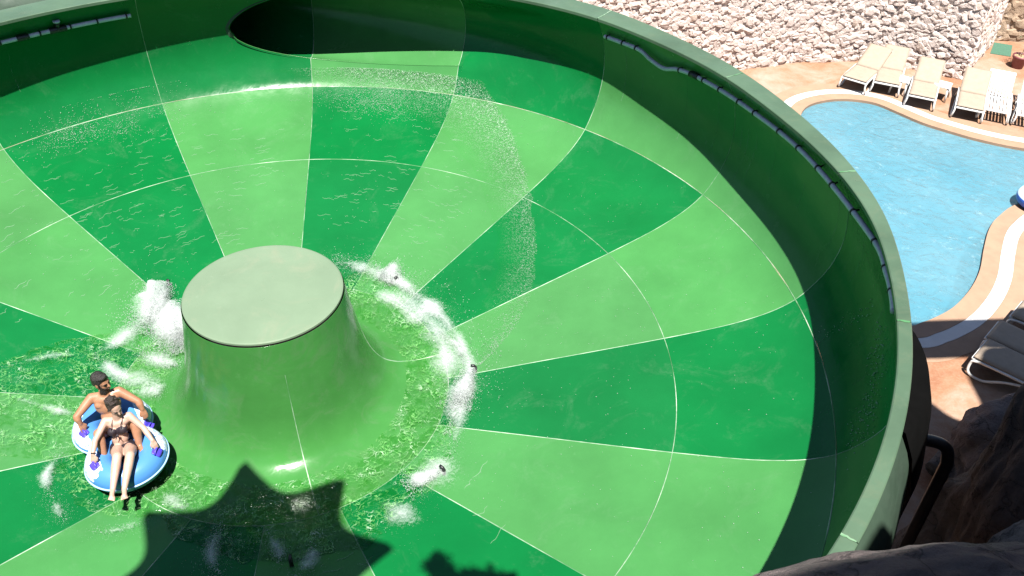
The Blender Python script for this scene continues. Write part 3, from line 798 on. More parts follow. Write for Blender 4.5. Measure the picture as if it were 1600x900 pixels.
# ------------------------------------------------------------------ sun loungers, cushions, tables
lg = empty('sun_lounger', (0, 0, 0))
LW = .32; BREAK = .95
def back_pt(d, ang): return (BREAK+d*cos(ang), .33+d*sin(ang))
BA = radians(24)
for sy in (-1, 1):
    y = sy*(LW+.02)
    side = spline([(.10, y, .33), (.02, y, .24), (.06, y*1.08, .06), (.30, y*1.08, .025), (.62, y*1.04, .20), (.95, y, .31), (1.25, y, .36), (1.0, y, .36), (.5, y, .355)], 5, True)
    MB().tube(side, .024, 8, True).build('side_frame', M_WHITE, lg, True)
    MB().tube([(1.05, y*.95, .33), (1.35, y*1.02, .15), (1.48, y*1.02, .02)], .026, 8).build('leg', M_WHITE, lg, True)
for k in range(8):
    y = -LW+.04+(2*LW-.08)*k/7
    MB().box((.49, y, .34), (.88, .055, .022)).build('seat_slat', M_WHITE, lg)
    c0 = back_pt(.46, BA); MB().box((c0[0], y, c0[1]), (.86, .055, .022), Matrix.Rotation(-BA, 3, 'Y')).build('back_slat', M_WHITE, lg)
mb = MB().box((.03, 0, .335), (.07, 2*LW, .035), None, .01).box((.92, 0, .325), (.05, 2*LW, .03)).box((.48, 0, .32), (.05, 2*LW, .02))
mb.build('seat_rail', M_WHITE, lg)
a, b = back_pt(.90, BA); MB().box((a, 0, b), (.09, 2*LW, .035), Matrix.Rotation(-BA, 3, 'Y'), .01).build('back_rail', M_WHITE, lg)
for sy in (-1, 1): MB().tube([(1.42, sy*.30-.02, .07), (1.42, sy*.30+.02, .07)], .07, 14).build('wheel', M_WHITE, lg)
cu = empty('lounger_cushion', (0, 0, 0))
def pad(x0, x1, rot, name):
    bm = bmesh.new(); bmesh.ops.create_grid(bm, x_segments=16, y_segments=10, size=1)
    me = bpy.data.meshes.new(name); L0 = x1-x0; W = LW*1.02
    top = [v.co.copy() for v in bm.verts]; fs0 = [[v.index for v in f.verts] for f in bm.faces]; bm.free()
    V = []; F = []
    for sgn in (1, -1):
        for c in top:
            e = max(abs(c.x), abs(c.y)); th = .032*(1-max(0, e-.9)/.1*.75)
            wr = .005*noise.noise(Vector((c.x*3, c.y*2, x0*7+sgn)))
            V.append((x0+(c.x+1)/2*L0, c.y*W, .036+sgn*th+wr*(1 if sgn > 0 else 0)))
    n0 = len(top); F = [list(f) for f in fs0]+[[i+n0 for i in reversed(f)] for f in fs0]
    NX, NY = 17, 11
    def idx(i, j): return None
    bound = {}
    for i, c in enumerate(top):
        if abs(abs(c.x)-1) < 1e-4 or abs(abs(c.y)-1) < 1e-4: bound[i] = math.atan2(c.y, c.x)
    od = sorted(bound, key=lambda i: bound[i])
    for a_, b_ in zip(od, od[1:]+od[:1]): F.append([b_, a_, a_+n0, b_+n0])
    V2 = []
    for v in V:
        if rot: q = Matrix.Rotation(-BA, 3, 'Y') @ Vector((v[0]-BREAK, v[1], v[2]+.012)); V2.append((q.x+BREAK, q.y, q.z+.335))
        else: V2.append((v[0], v[1], v[2]+.352))
    return mk(name, V2, F, M_CUSH, cu, True)
pad(.02, BREAK-.012, False, 'seat_pad'); pad(BREAK+.02, BREAK+.92, True, 'back_pad')
def lounger(first, x, y, hx, hy, label, z=ZG, cushion=None, group='plastic sun loungers round the pool'):
    o = lg if first else copy_tree(lg)
    rz = math.atan2(hy, hx); o.location = (x, y, z+.0); o.rotation_euler = (0, 0, rz); tag(o, label, 'sun lounger', group)
    if cushion:
        c = cu if first else copy_tree(cu); c.location = (x, y, z); c.rotation_euler = (0, 0, rz); tag(c, cushion, 'cushion', 'cream cushions on the loungers')
    return o
lounger(True, 13.10, 13.20, .68, .73, 'white lounger nearest the bowl, leftmost of the far row', cushion='cream cushion on the leftmost lounger of the far row')
lounger(False, 13.92, 12.94, .48, .87, 'white lounger with a cream cushion second from the left in the far row', cushion='smooth cream cushion on the second lounger from the left, back to the stone wall')
lounger(False, 14.52, 12.12, .50, .86, 'white lounger between the two small white tables', cushion='cream cushion with a visible fold on the lounger between the two small tables')
lounger(False, 15.48, 11.42, .50, .86, 'white cushioned lounger beside the two bare slatted loungers', cushion='wrinkled cream cushion beside the bare slatted loungers')
lounger(False, 16.12, 11.32, .50, .86, 'bare white slatted lounger next to the last cushioned lounger of the far row')
lounger(False, 16.88, 10.95, .50, .86, 'bare white slatted lounger at the right edge of the far row')
lounger(False, 11.23, 2.62, .66, -.75, 'shaded white lounger nearest the tall boulder at the right', cushion='cushion half in shade on the lounger nearest the tall boulder')
lounger(False, 11.70, 3.10, .66, -.75, 'shaded white lounger behind the one nearest the boulder', cushion='fully shaded cushion on the middle lounger near the pool corner')
lounger(False, 12.45, 3.64, .66, -.75, 'shaded white lounger at the right edge by the pool corner', cushion='cushion cut by the right edge beside the pool corner')
tb = empty('side_table', (0, 0, 0))
MB().box((0, 0, .40), (.42, .42, .03), None, .01).build('table_top', M_WHITE, tb)
for sx in (-1, 1):
    for sy in (-1, 1): MB().tube([(sx*.17, sy*.17, .39), (sx*.20, sy*.20, .0)], [.022, .028], 8).build('leg', M_WHITE, tb, True)
tb.location = (14.42, 13.15, ZG); tb.rotation_euler = (0, 0, .95); tag(tb, 'small white plastic table left of the folded cushion lounger', 'table', 'small white tables between loungers')
t2 = copy_tree(tb); t2.location = (15.40, 12.78, ZG); t2.rotation_euler = (0, 0, .9); tag(t2, 'small white plastic table right of the folded cushion lounger', 'table', 'small white tables between loungers')

# ------------------------------------------------------------------ plant pot, mat
pot = empty('plant_pot', (18.65, 14.65, ZG)); tag(pot, 'plum coloured pot with a thin bare plant on the far deck', 'plant pot')
def rev_local(name, prof, mat, parent, n=24):
    vs = []; fs = []; m = len(prof)
    for i in range(n):
        for r, z in prof: vs.append((r*cos(2*pi*i/n), r*sin(2*pi*i/n), z))
    for i in range(n):
        i2 = (i+1) % n
        for j in range(m-1): fs.append((i*m+j, i2*m+j, i2*m+j+1, i*m+j+1))
    return mk(name, vs, fs, mat, parent, True)
rev_local('pot', [(.001, 0), (.15, 0), (.205, .30), (.225, .30), (.225, .37), (.205, .37), (.195, .31)], M_POT, pot)
rev_local('soil', [(.001, .33), (.198, .325)], M_SOIL, pot)
st = MB().tube(spline([(0, 0, .32), (.02, .01, .6), (.05, 0, .85), (.06, .02, 1.05)], 5), .013, 6)
for k in range(9):
    a = random.uniform(0, 6.28); z = random.uniform(.7, 1.05); st.tube([(.045, .005, z), (.045+.2*cos(a), .2*sin(a), z+.18)], .006, 5)
st.build('stem', M_TWIG, pot, True)
lf = MB()
for k in range(70):
    a = random.uniform(0, 6.28); r = random.uniform(.05, .3); c = Vector((.05+r*cos(a), r*sin(a), random.uniform(.85, 1.3))); d = Vector((random.gauss(0, 1), random.gauss(0, 1), random.gauss(0, 1))).normalized(); e = d.orthogonal()
    lf.add([c-d*.03, c+e*.012, c+d*.03, c-e*.012], [(0, 1, 2, 3)])
lf.build('leaves', M_LEAF, pot)
tag(mk('doormat', [(18.35, 15.62, ZG+.015), (18.86, 15.38, ZG+.015), (19.35, 16.18, ZG+.015), (18.9, 16.42, ZG+.015), (18.35, 15.62, ZG), (18.86, 15.38, ZG), (19.35, 16.18, ZG), (18.9, 16.42, ZG)],
       [(0, 1, 2, 3), (0, 4, 5, 1), (1, 5, 6, 2), (2, 6, 7, 3), (3, 7, 4, 0)], M_MAT), 'green turf mat lying against the recessed tan wall', 'mat')
# ------------------------------------------------------------------ double tube with two riders
TA, TBc = Vector((-1.785, -.775, 0)), Vector((-1.490, -1.275, 0))          # rear and front lobe centres
fw = (TBc-TA).normalized(); sd_ = Vector((fw.y, -fw.x, 0))               # forward and rider's right (x to the left of the photo = -sd)
tc = (TA+TBc)/2; ZT = -.715
def remeshed(name, mb, voxel, mat, smooth_it=6, parent=None, origin=None):
    me = bpy.data.meshes.new('tmp'); me.from_pydata([tuple(v) for v in mb.v], [], mb.f)
    ob = bpy.data.objects.new('tmp', me); COL.objects.link(ob)
    r = ob.modifiers.new('r', 'REMESH'); r.mode = 'VOXEL'; r.voxel_size = voxel; r.use_smooth_shade = True
    if smooth_it: s = ob.modifiers.new('s', 'SMOOTH'); s.iterations = smooth_it; s.factor = .5
    dg = bpy.context.evaluated_depsgraph_get(); dg.update()
    m2 = bpy.data.meshes.new_from_object(ob.evaluated_get(dg)); bpy.data.objects.remove(ob); bpy.data.meshes.remove(me)
    m2.materials.clear(); m2.materials.append(mat); m2.name = name
    m2.polygons.foreach_set('use_smooth', [True]*len(m2.polygons))
    o = bpy.data.objects.new(name, m2); COL.objects.link(o)
    org = Vector(origin) if origin is not None else (world_loc(parent) if parent is not None else Vector((0, 0, 0)))
    m2.transform(Matrix.Translation(-org))
    if parent is not None: o.parent = parent
    else: o.location = org
    return o
def tube_mat():
    t = NT('tube_vinyl')
    # object space: x across, y along (front +), print bands along both flanks of the top
    sp = t.new('ShaderNodeSeparateXYZ'); t.link(t.obj(), sp.inputs[0])
    ax = t.math('ABSOLUTE', sp.outputs[0]); n = t.noise(7, 4, .6, t.obj()); n2 = t.noise(16, 2, .5, t.obj(), 2.5)
    lim = t.math('ADD', .262, t.math('MULTIPLY', t.math('SUBTRACT', n, .5), .16))
    a = t.math('GREATER_THAN', ax, lim)
    b = t.math('LESS_THAN', t.math('ABSOLUTE', t.math('ADD', sp.outputs[1], .03)), t.math('ADD', .50, t.math('MULTIPLY', t.math('SUBTRACT', n, .5), .3)))
    c = t.math('GREATER_THAN', sp.outputs[2], .035)
    msk = t.math('MULTIPLY', t.math('MULTIPLY', a, b), c)
    sw = t.math('LESS_THAN', t.math('ABSOLUTE', t.math('SUBTRACT', n2, .5)), .045)
    white = t.mix(sw, (.62, .65, .72, 1), (.16, .28, .56, 1))
    blue = t.mix(t.noise(3, 2, .5, t.obj()), (.045, .155, .40, 1), (.065, .20, .47, 1))
    return t.set(Base_Color=t.mix(msk, blue, white), Roughness=.32)
M_TUBE = tube_mat()
M_PURP = simple('purple_handle_patch', (.055, .035, .42, 1), .45, .1, 20)
mb = MB()
def torus(mb, c, R, r, n=56, m=22):
    pts = [Vector((c.x+R*cos(2*pi*i/n), c.y+R*sin(2*pi*i/n), c.z)) for i in range(n)]; mb.tube(pts, r, m, True)
torus(mb, Vector((TA.x, TA.y, ZT)), .268, .16); torus(mb, Vector((TBc.x, TBc.y, ZT)), .272, .162)
TUBE = remeshed('double_tube', mb, .014, M_TUBE, 8, None, (tc.x, tc.y, ZT))
# turn the mesh so that object space y runs along the tube
ang = math.atan2(-fw.x, fw.y)
TUBE.data.transform(Matrix.Rotation(-ang, 4, 'Z')); TUBE.rotation_euler = (0, 0, ang)
tag(TUBE, 'blue double inflatable tube with white swirl print and purple handles carrying two riders', 'swim tube')
def tl(p):  # world -> tube local
    return tuple(Matrix.Rotation(-ang, 3, 'Z') @ (Vector(p)-TUBE.location))
flo = MB(); 
for c, R in ((TA, .2), (TBc, .22)):
    flo.add([tl((c.x+R*cos(2*pi*i/24), c.y+R*sin(2*pi*i/24), ZT-.07)) for i in range(24)], [tuple(range(24))])
flo.build('tube_floor', M_TUBE, TUBE)
HANDLES = [(-1.985, -1.02), (-1.352, -.838), (-1.728, -1.492), (-1.128, -1.315)]
for hx, hy in HANDLES:
    c = TA if hy > -1.1 else TBc; d = Vector((hx-c.x, hy-c.y, 0)); dl = d.length; d.normalize(); t_ = Vector((-d.y, d.x, 0))
    R0, rr = (.268, .16) if c is TA else (.272, .162)
    h = MB(); vs = []
    for i in range(9):
        for j in range(7):
            u = -.052+.104*i/8; v = -.042+.084*j/6; 
            if (u/.052)**4+(v/.042)**4 > 1.25: u *= .9; v *= .9
            p = Vector((hx, hy, 0))+t_*u+d*v; rad = (p-Vector((c.x, c.y, 0))).length-R0
            z = ZT+math.sqrt(max(.0001, rr*rr-rad*rad))+.006; vs.append(tl((p.x, p.y, z)))
    h.add(vs, [(i*7+j, (i+1)*7+j, (i+1)*7+j+1, i*7+j+1) for i in range(8) for j in range(6)])
    zc = ZT+math.sqrt(max(.0001, rr*rr-(dl-R0)**2))
    hp = h.build('handle_patch', M_PURP, TUBE, True); hp.modifiers.new('t', 'SOLIDIFY').thickness = .008
    MB().tube([tl(Vector((hx, hy, zc))+t_*a+Vector((0, 0, b))) for a, b in ((-.05, 0), (-.04, .028), (-.015, .04), (.015, .04), (.04, .028), (.05, 0))], .011, 8).build('grip', M_PURP, hp, True)
# welded seam around the equator
def outl(off):
    out = []
    for i in range(160):
        a = 2*pi*i/160; dr_ = Vector((cos(a), sin(a), 0)); best = 0
        for c, R in ((TA, .428), (TBc, .434)):
            w = c-tc; b_ = w.dot(dr_); disc = b_*b_-(w.dot(w)-R*R)
            if disc > 0: best = max(best, b_+math.sqrt(disc))
        out.append(tc+dr_*(best+off))
    return out
sm = outl(.0)
for _ in range(3): sm = [(sm[i-1]+sm[i]+sm[(i+1) % len(sm)])/3 for i in range(len(sm))]
MB().tube([tl((p.x, p.y, ZT-.01)) for p in sm], .012, 6, True).build('welded_seam', simple('pale_seam_vinyl', (.30, .48, .75, 1), .4), TUBE, True)

def skin_mat(name, c, c2):
    t = NT(name); col = t.mix(t.maprange(t.noise(9, 4, .6), .35, .65, 0, 1), c, c2)
    t.set(Base_Color=col, Roughness=.42)
    t.b.inputs['Subsurface Weight'].default_value = .08; t.b.inputs['Subsurface Radius'].default_value = (.012, .005, .003)
    return t.m
SK_M = skin_mat('tanned_skin', (0.2610, 0.1235, 0.0696, 1), (0.3132, 0.1566, 0.0940, 1))
SK_W = skin_mat('fair_skin', (0.3741, 0.2306, 0.1740, 1), (0.4176, 0.2697, 0.2132, 1))
M_HAIR_M = simple('black_hair', (.012, .009, .008, 1), .55, .4, 60, .6, 0, 160)
M_HAIR_W = simple('dark_brown_hair', (.022, .012, .009, 1), .55, .5, 60, .6, 0, 160)
M_BIK = simple('dark_plum_swimwear', (.014, .008, .013, 1), .6, .3, 40)
M_SHORT = simple('dark_swim_shorts', (.02, .025, .04, 1), .7, .3, 40)
M_EYE = simple('eye_dark', (.015, .01, .01, 1), .3)
M_LIP_W = simple('lip_pink', (.30, .09, .085, 1), .4); M_LIP_M = simple('lip_brown', (.17, .065, .05, 1), .5)

def capsule(mb, a, b, ra, rb, n=14):
    a, b = Vector(a), Vector(b); L_ = (b-a).length
    if L_ < 1e-5: return
    t = (b-a)/L_; prof = [(a-t*ra, .02*ra), (a-t*ra*.8, ra*.6), (a-t*ra*.4, ra*.917), (a, ra), (a.lerp(b, .33), ra*.67+rb*.33), (a.lerp(b, .66), ra*.33+rb*.67), (b, rb), (b+t*rb*.4, rb*.917), (b+t*rb*.8, rb*.6), (b+t*rb, .02*rb)]
    mb.tube([p for p, r in prof], [r for p, r in prof], n)
def basis(fwd, up):
    y = Vector(fwd).normalized(); z = (Vector(up)-y*Vector(up).dot(y)).normalized(); x = y.cross(z); return Matrix((x, y, z)).transposed()
def limb(mb, pts, rads):
    for (a, b), (ra, rb) in zip(zip(pts, pts[1:]), zip(rads, rads[1:])): capsule(mb, a, b, ra, rb)
def hand(mb, wrist, grip, down, out, s=1.0, thumb=1):
    """palm from the wrist towards the grip bar, four unequal fingers curling over it, thumb from the side of the palm"""
    w = Vector(wrist); g = Vector(grip); d = (g-w).normalized(); side = d.cross(Vector(down)).normalized()
    kn = w+d*.075*s
    for q in (-.026, -.009, .009, .026): capsule(mb, w+side*q*.6*s, kn+side*q*s, .015*s, .0125*s, 8)
    dn = Vector(down).normalized()
    for i, (q, l) in enumerate(((-.027, .86), (-.009, 1.0), (.009, .95), (.027, .72))):
        p0 = kn+side*q*s; p1 = p0+(d*.62+dn*.55)*.036*l*s; p2 = p1+(dn*.9-d*.05)*.026*l*s; p3 = p2+(dn*.45-d*.75)*.019*l*s
        limb(mb, [p0, p1, p2, p3], [.0098*s, .0090*s, .0082*s, .0072*s])
    b0 = w+d*.022*s+side*thumb*.024*s; b1 = b0+(d*.5+side*thumb*.75+dn*.35)*.034*s; b2 = b1+(d*.75-side*thumb*.1+dn*.6)*.028*s
    limb(mb, [b0, b1, b2], [.0125*s, .0105*s, .0085*s])
def foot(mb, ankle, toe, up, s=1.0, big=1):
    a, t = Vector(ankle), Vector(toe); d = (t-a).normalized(); u = Vector(up).normalized(); side = d.cross(u).normalized()
    heel = a-d*.03*s-u*.028*s
    capsule(mb, heel, a, .028*s, .032*s); capsule(mb, a, a+d*.10*s-u*.02*s, .032*s, .027*s); capsule(mb, heel, a+d*.10*s-u*.025*s, .026*s, .024*s)
    for i in range(5):
        q = (-.026+.013*i)*big; l = (.06, .054, .048, .042, .036)[i]; r = (.0135, .0105, .010, .0095, .009)[i]
        capsule(mb, a+d*.095*s+side*q*s-u*.03*s, a+d*(.095+l)*s+side*q*1.25*s-u*.036*s, r*1.15*s, r*s, 8)
def head(body, hc, fwd, up, s, female):
    B = basis(fwd, up); hc = Vector(hc); P = lambda x, y, z: hc+B @ Vector((x*s, y*s, z*s))
    body.sphere(P(0, -.012, .025), (.072*s, .090*s, .085*s), 3, B)            # cranium
    body.sphere(P(0, .022, -.03), (.060*s, .066*s, .075*s), 3, B)             # face
    body.sphere(P(0, .045, -.082), (.034*s, .032*s, .026*s), 2, B)            # chin
    for sx in (-1, 1):
        body.sphere(P(sx*.034, .046, -.022), (.024*s, .024*s, .02*s), 2, B)   # cheeks
        body.sphere(P(sx*.072, -.006, -.012), (.010*s, .020*s, .030*s), 2, B) # ears
        capsule(body, P(sx*.014, .076, .024), P(sx*.042, .064, .022), .010*s, .009*s, 8) # brow
    capsule(body, P(0, .084, .012), P(0, .103, -.024), .0085*s, .0135*s, 8)    # nose
    return B, P
def face_parts(person, P, B, s, lip, hair, female):
    for sx in (-1, 1):
        e = MB().sphere(P(sx*.027, .0765, .006), (.0105*s, .008*s, .0062*s), 2, B); e.build('eye', M_EYE, person, True, True)
        e = MB().tube([P(sx*.012, .085, .026), P(sx*.028, .083, .031), P(sx*.046, .070, .026)], .0048*s if not female else .0035*s, 6); e.build('eyebrow', hair, person, True, True)
    MB().sphere(P(0, .0845, -.052), (.022*s, .009*s, .0075*s), 2, B).build('mouth', lip, person, True, True)
def shell(body, name, test, mat, parent, off=.006):
    """clothing: the faces of the body that pass the test, lifted off the skin"""
    me = body.data; mw = Matrix.Translation(body.location); keep = []
    for p in me.polygons:
        if test(mw @ p.center): keep.append(p)
    idx = {}; V = []; F = []
    for p in keep:
        f = []
        for i in p.vertices:
            if i not in idx: idx[i] = len(V); v = me.vertices[i]; V.append(tuple(v.co+v.normal*off))
            f.append(idx[i])
        F.append(f)
    if not F: return None
    o = mk(name, V, F, mat, parent, True); md = o.modifiers.new('s', 'SMOOTH'); md.iterations = 2
    s2 = o.modifiers.new('t', 'SOLIDIFY'); s2.thickness = off+.002; s2.offset = -1
    return o
def V3(*a): return Vector(a)
# ---------------- woman in the front lobe
W = dict(pel=V3(-1.527, -1.200, -.635), waist=V3(-1.535, -1.165, -.50), rib=V3(-1.532, -1.135, -.375), neck=V3(-1.515, -1.105, -.225), head=V3(-1.505, -1.105, -.080),
         shR=V3(-1.648, -1.120, -.272), shL=V3(-1.408, -1.070, -.255), elR=V3(-1.728, -1.310, -.375), elL=V3(-1.262, -1.150, -.375),
         haR=V3(-1.735, -1.468, -.510), haL=V3(-1.132, -1.292, -.515), hipR=V3(-1.590, -1.200, -.640), hipL=V3(-1.464, -1.190, -.640),
         knR=V3(-1.462, -1.490, -.435), knL=V3(-1.330, -1.482, -.435), anR=V3(-1.455, -1.815, -.585), anL=V3(-1.338, -1.812, -.585), toR=V3(-1.425, -1.945, -.545), toL=V3(-1.290, -1.935, -.545))
face_w = V3(.62, -.66, -.36)
b = MB(); tw = (W['neck']-W['pel']).normalized(); ax = (W['shL']-W['shR']).normalized(); fr_ = ax.cross(tw).normalized()
if fr_.y > 0: fr_ = -fr_
Bt = Matrix((ax, fr_, tw)).transposed()
b.sphere(W['pel']+tw*.01, (.128, .095, .085), 3, Bt); b.sphere(W['waist'], (.092, .072, .10), 3, Bt); b.sphere(W['rib'], (.108, .080, .115), 3, Bt)
b.sphere(W['neck']-tw*.075, (.118, .066, .062), 3, Bt)
BR = []
for sx in (-1, 1):
    c = W['rib']+ax*sx*.054+fr_*.066+tw*.012; BR.append(c); b.sphere(c, (.046, .044, .046), 3, Bt)
capsule(b, W['neck']-tw*.05, W['head']-tw*.02, .044, .042)
for S in 'RL':
    sh, el, ha = W['sh'+S], W['el'+S], W['ha'+S]; sx = -1 if S == 'R' else 1
    capsule(b, W['neck']-tw*.055, sh, .045, .043)
    wr = el.lerp(ha, .80)+V3(0, 0, .035); limb(b, [sh, sh.lerp(el, .45), el, el.lerp(wr, .35), wr], [.042, .037, .031, .033, .021])
    hand(b, wr, ha+V3(0, 0, .0), V3(0, 0, -1), fr_, .86, -sx)
    hp, kn, an = W['hip'+S], W['kn'+S], W['an'+S]
    limb(b, [hp, hp.lerp(kn, .5), kn, kn.lerp(an, .32), an], [.084, .070, .050, .049, .029])
    foot(b, an, W['to'+S], V3(.1, .45, .9), .88, -sx)
b.sphere(W['pel']+fr_*.03-tw*.03, (.10, .075, .07), 3, Bt)
Bh, Ph = head(b, W['head'], face_w, V3(.12, -.25, 1), .92, True)
woman = remeshed('person', b, .0078, SK_W, 5, None, tuple(W['pel']))
tag(woman, 'woman in a dark bikini sitting in the front half of the blue tube', 'person')
face_parts(woman, Ph, Bh, .92, M_LIP_W, M_HAIR_W, True)
h = MB(); h.sphere(Ph(0, -.028, .042), (.080*.92, .090*.92, .082*.92), 3, Bh); h.sphere(Ph(0, -.05, -.005), (.074*.92, .065*.92, .075*.92), 3, Bh)
h.sphere(Ph(0, -.055, .125), (.042, .045, .036), 2, Bh); h.sphere(Ph(.03, -.03, .115), (.03, .03, .026), 2, Bh); h.sphere(Ph(-.035, -.06, .10), (.03, .03, .03), 2, Bh)
for k in range(26):
    a = random.uniform(0, 6.28); h.sphere(Ph(.062*cos(a)+random.uniform(-.01, .01), -.045+.06*sin(a), random.uniform(.03, .13)), random.uniform(.012, .02), 1)
for sx in (-1, 1): capsule(h, Ph(sx*.062, .02, .055), Ph(sx*.070, -.02, -.05), .016, .014)
remeshed('hair', h, .0075, M_HAIR_W, 2, woman)
cen = [Vector(c)+fr_*.02 for c in BR]
def bik(p):
    for c in cen:
        q = p-c; 
        if q.length < .068 and q.dot(tw) < .050-abs(q.dot(ax))*.45: return True
    q = p-W['rib']; u = q.dot(tw)
    return -.032 < u < -.012 and q.length < .135
shell(woman, 'bikini_top', bik, M_BIK, woman, .005)
kt = W['rib']+fr_*.118-tw*.018
k_ = MB().sphere(kt, (.016, .012, .014), 2, Bt)
for sx in (-1, 1): capsule(k_, kt, kt+ax*sx*.022-tw*.05, .007, .004, 6)
k_.build('bikini_knot', M_BIK, woman, True, True)
for sx, c in zip((-1, 1), cen):
    MB().tube(spline([c+tw*.028+fr_*.016, c+tw*.075+fr_*.008-ax*sx*.006, W['neck']+ax*sx*.052-tw*.03+fr_*.045, W['neck']+ax*sx*.045+tw*.0-fr_*.02, W['neck']-fr_*.046], 5), .0042, 6).build('strap', M_BIK, woman, True, True)
def bot(p):
    q = p-W['pel']; u = q.dot(tw); f_ = q.dot(fr_); x = q.dot(ax)
    return abs(x) < .18 and ((.045 < u < .092+.015*abs(x)/.12 and q.length < .19) or (-.06 < u <= .05 and abs(x) < .028+.55*max(0, u) and f_ > .02 and q.length < .17))
shell(woman, 'bikini_bottom', bot, M_BIK, woman, .008)
for i, (a_, c_) in enumerate(((.80, M_BLACK),)):
    p = W['elR'].lerp(W['haR'], .72)+V3(0, 0, .028); d = (W['haR']-W['elR']).normalized()
    MB().tube([p-d*.008, p+d*.008], .0275, 12).build('bracelet', M_HAIR_W, woman, True, True)
# ---------------- man in the rear lobe
N = dict(pel=V3(-1.690, -.900, -.645), waist=V3(-1.722, -.830, -.50), rib=V3(-1.742, -.785, -.355), neck=V3(-1.748, -.755, -.195), head=V3(-1.735, -.752, -.045),
         shR=V3(-1.890, -.785, -.250), shL=V3(-1.610, -.712, -.235), elR=V3(-2.030, -.960, -.365), elL=V3(-1.412, -.765, -.355),
         haR=V3(-1.990, -1.000, -.505), haL=V3(-1.362, -.830, -.505), hipR=V3(-1.760, -.915, -.650), hipL=V3(-1.610, -.875, -.650),
         knR=V3(-1.725, -1.205, -.375), knL=V3(-1.362, -1.092, -.375), anR=V3(-1.690, -1.325, -.610), anL=V3(-1.345, -1.205, -.595), toR=V3(-1.650, -1.43, -.60), toL=V3(-1.275, -1.285, -.57))
face_m = V3(.90, -.42, -.10)
b = MB(); tw2 = (N['neck']-N['pel']).normalized(); ax2 = (N['shL']-N['shR']).normalized(); fr2 = ax2.cross(tw2).normalized()
if fr2.y > 0: fr2 = -fr2
Bt = Matrix((ax2, fr2, tw2)).transposed()
b.sphere(N['pel'], (.13, .10, .09), 3, Bt); b.sphere(N['waist'], (.115, .085, .12), 3, Bt); b.sphere(N['rib'], (.142, .095, .13), 3, Bt); b.sphere(N['neck']-tw2*.08, (.145, .078, .07), 3, Bt)
for sx in (-1, 1): b.sphere(N['rib']+ax2*sx*.062+fr2*.062+tw2*.035, (.062, .035, .045), 3, Bt)
capsule(b, N['neck']-tw2*.05, N['head']-tw2*.02, .055, .053)
for S in 'RL':
    sh, el, ha = N['sh'+S], N['el'+S], N['ha'+S]; sx = -1 if S == 'R' else 1
    capsule(b, N['neck']-tw2*.05, sh, .055, .054); wr = el.lerp(ha, .62)+V3(0, 0, .012)
    limb(b, [sh, sh.lerp(el, .45), el, el.lerp(wr, .35), wr], [.055, .048, .039, .042, .027])
    hand(b, wr, ha, V3(0, 0, -1), fr2, .98, -sx)
    hp, kn, an = N['hip'+S], N['kn'+S], N['an'+S]
    limb(b, [hp, hp.lerp(kn, .5), kn, kn.lerp(an, .32), an], [.088, .075, .054, .054, .034])
    foot(b, an, N['to'+S], V3(.2, .3, .9), .95, -sx)
Bm, Pm = head(b, N['head'], face_m, V3(0.05, -.1, 1), 1.0, False)
man = remeshed('person', b, .0085, SK_M, 5, None, tuple(N['pel']))
tag(man, 'bearded bare chested man in the rear of the tube looking to the right', 'person')
face_parts(man, Pm, Bm, 1.0, M_LIP_M, M_HAIR_M, False)
h = MB(); h.sphere(Pm(0, -.025, .048), (.080, .094, .080), 3, Bm); h.sphere(Pm(0, -.052, -.002), (.074, .062, .070), 3, Bm); h.sphere(Pm(0, .035, .098), (.058, .042, .03), 2, Bm)
for k in range(40):
    a = random.uniform(0, 6.28); e = random.uniform(.2, 1.4); h.sphere(Pm(.070*cos(a)*cos(e), -.02+.085*sin(a)*cos(e), .05+.076*sin(e)), random.uniform(.010, .018), 1)
for sx in (-1, 1): capsule(h, Pm(sx*.068, .022, .04), Pm(sx*.068, .022, -.02), .010, .009)
remeshed('hair', h, .008, M_HAIR_M, 1, man)
def beard(p):
    q = Bm.inverted() @ (p-N['head']); x, y, z = q
    if z > -.018 and abs(x) < .055: return False
    if -.062 < z < -.042 and abs(x) < .020: return False
    return -.125 < z < .0 and y > .012 and (z < -.036 or abs(x) > .05)
shell(man, 'beard', beard, M_HAIR_M, man, .004)
def shorts(p):
    q = p-N['pel']
    for S in 'RL':
        d = N['kn'+S]-N['hip'+S]; t = (p-N['hip'+S]).dot(d)/d.dot(d)
        if -.4 < t < .55 and (p-N['hip'+S]-d*t).length < .11: return q.dot(tw2) < .05
    return q.length < .17 and q.dot(tw2) < .05
shell(man, 'swim_shorts', shorts, M_SHORT, man, .006)
# ------------------------------------------------------------------ water in the bowl
def r_in(th): return 1.52+.05*noise.noise(Vector((sin(radians(th))*2, cos(radians(th))*2, 5)))
_wo = [(-180, 2.55), (-150, 2.15), (-145, 2.35), (-132, 2.62), (-122, 2.6), (-114, 2.75), (-110, 3.2), (-96, 3.4), (-88, 3.7), (-80, 3.3), (-72, 2.9), (-62, 2.35), (-50, 2.05), (-40, 1.9), (-25, 1.95), (0, 2.0), (8, 2.3), (25, 2.4), (45, 2.2), (60, 2.2), (80, 2.32), (100, 2.32), (115, 2.3), (130, 2.5), (142, 2.5), (155, 2.75), (165, 2.6), (180, 2.55)]
def r_out(th): 
    th = (th+180) % 360-180
    return float(np.interp(th, [a for a, _ in _wo], [b for _, b in _wo]))+.10*noise.noise(Vector((th*.11, 3, 1)))+.05*noise.noise(Vector((th*.4, 7, 1)))
prof_all = [(r, z) for r, z in cp[::-1] if r < 2.04]
PAr, PAz = [r for r, z in prof_all], [z for r, z in prof_all]
def base_z(r): return floor_z(r) if r >= 2.05 else float(np.interp(r, PAr, PAz))
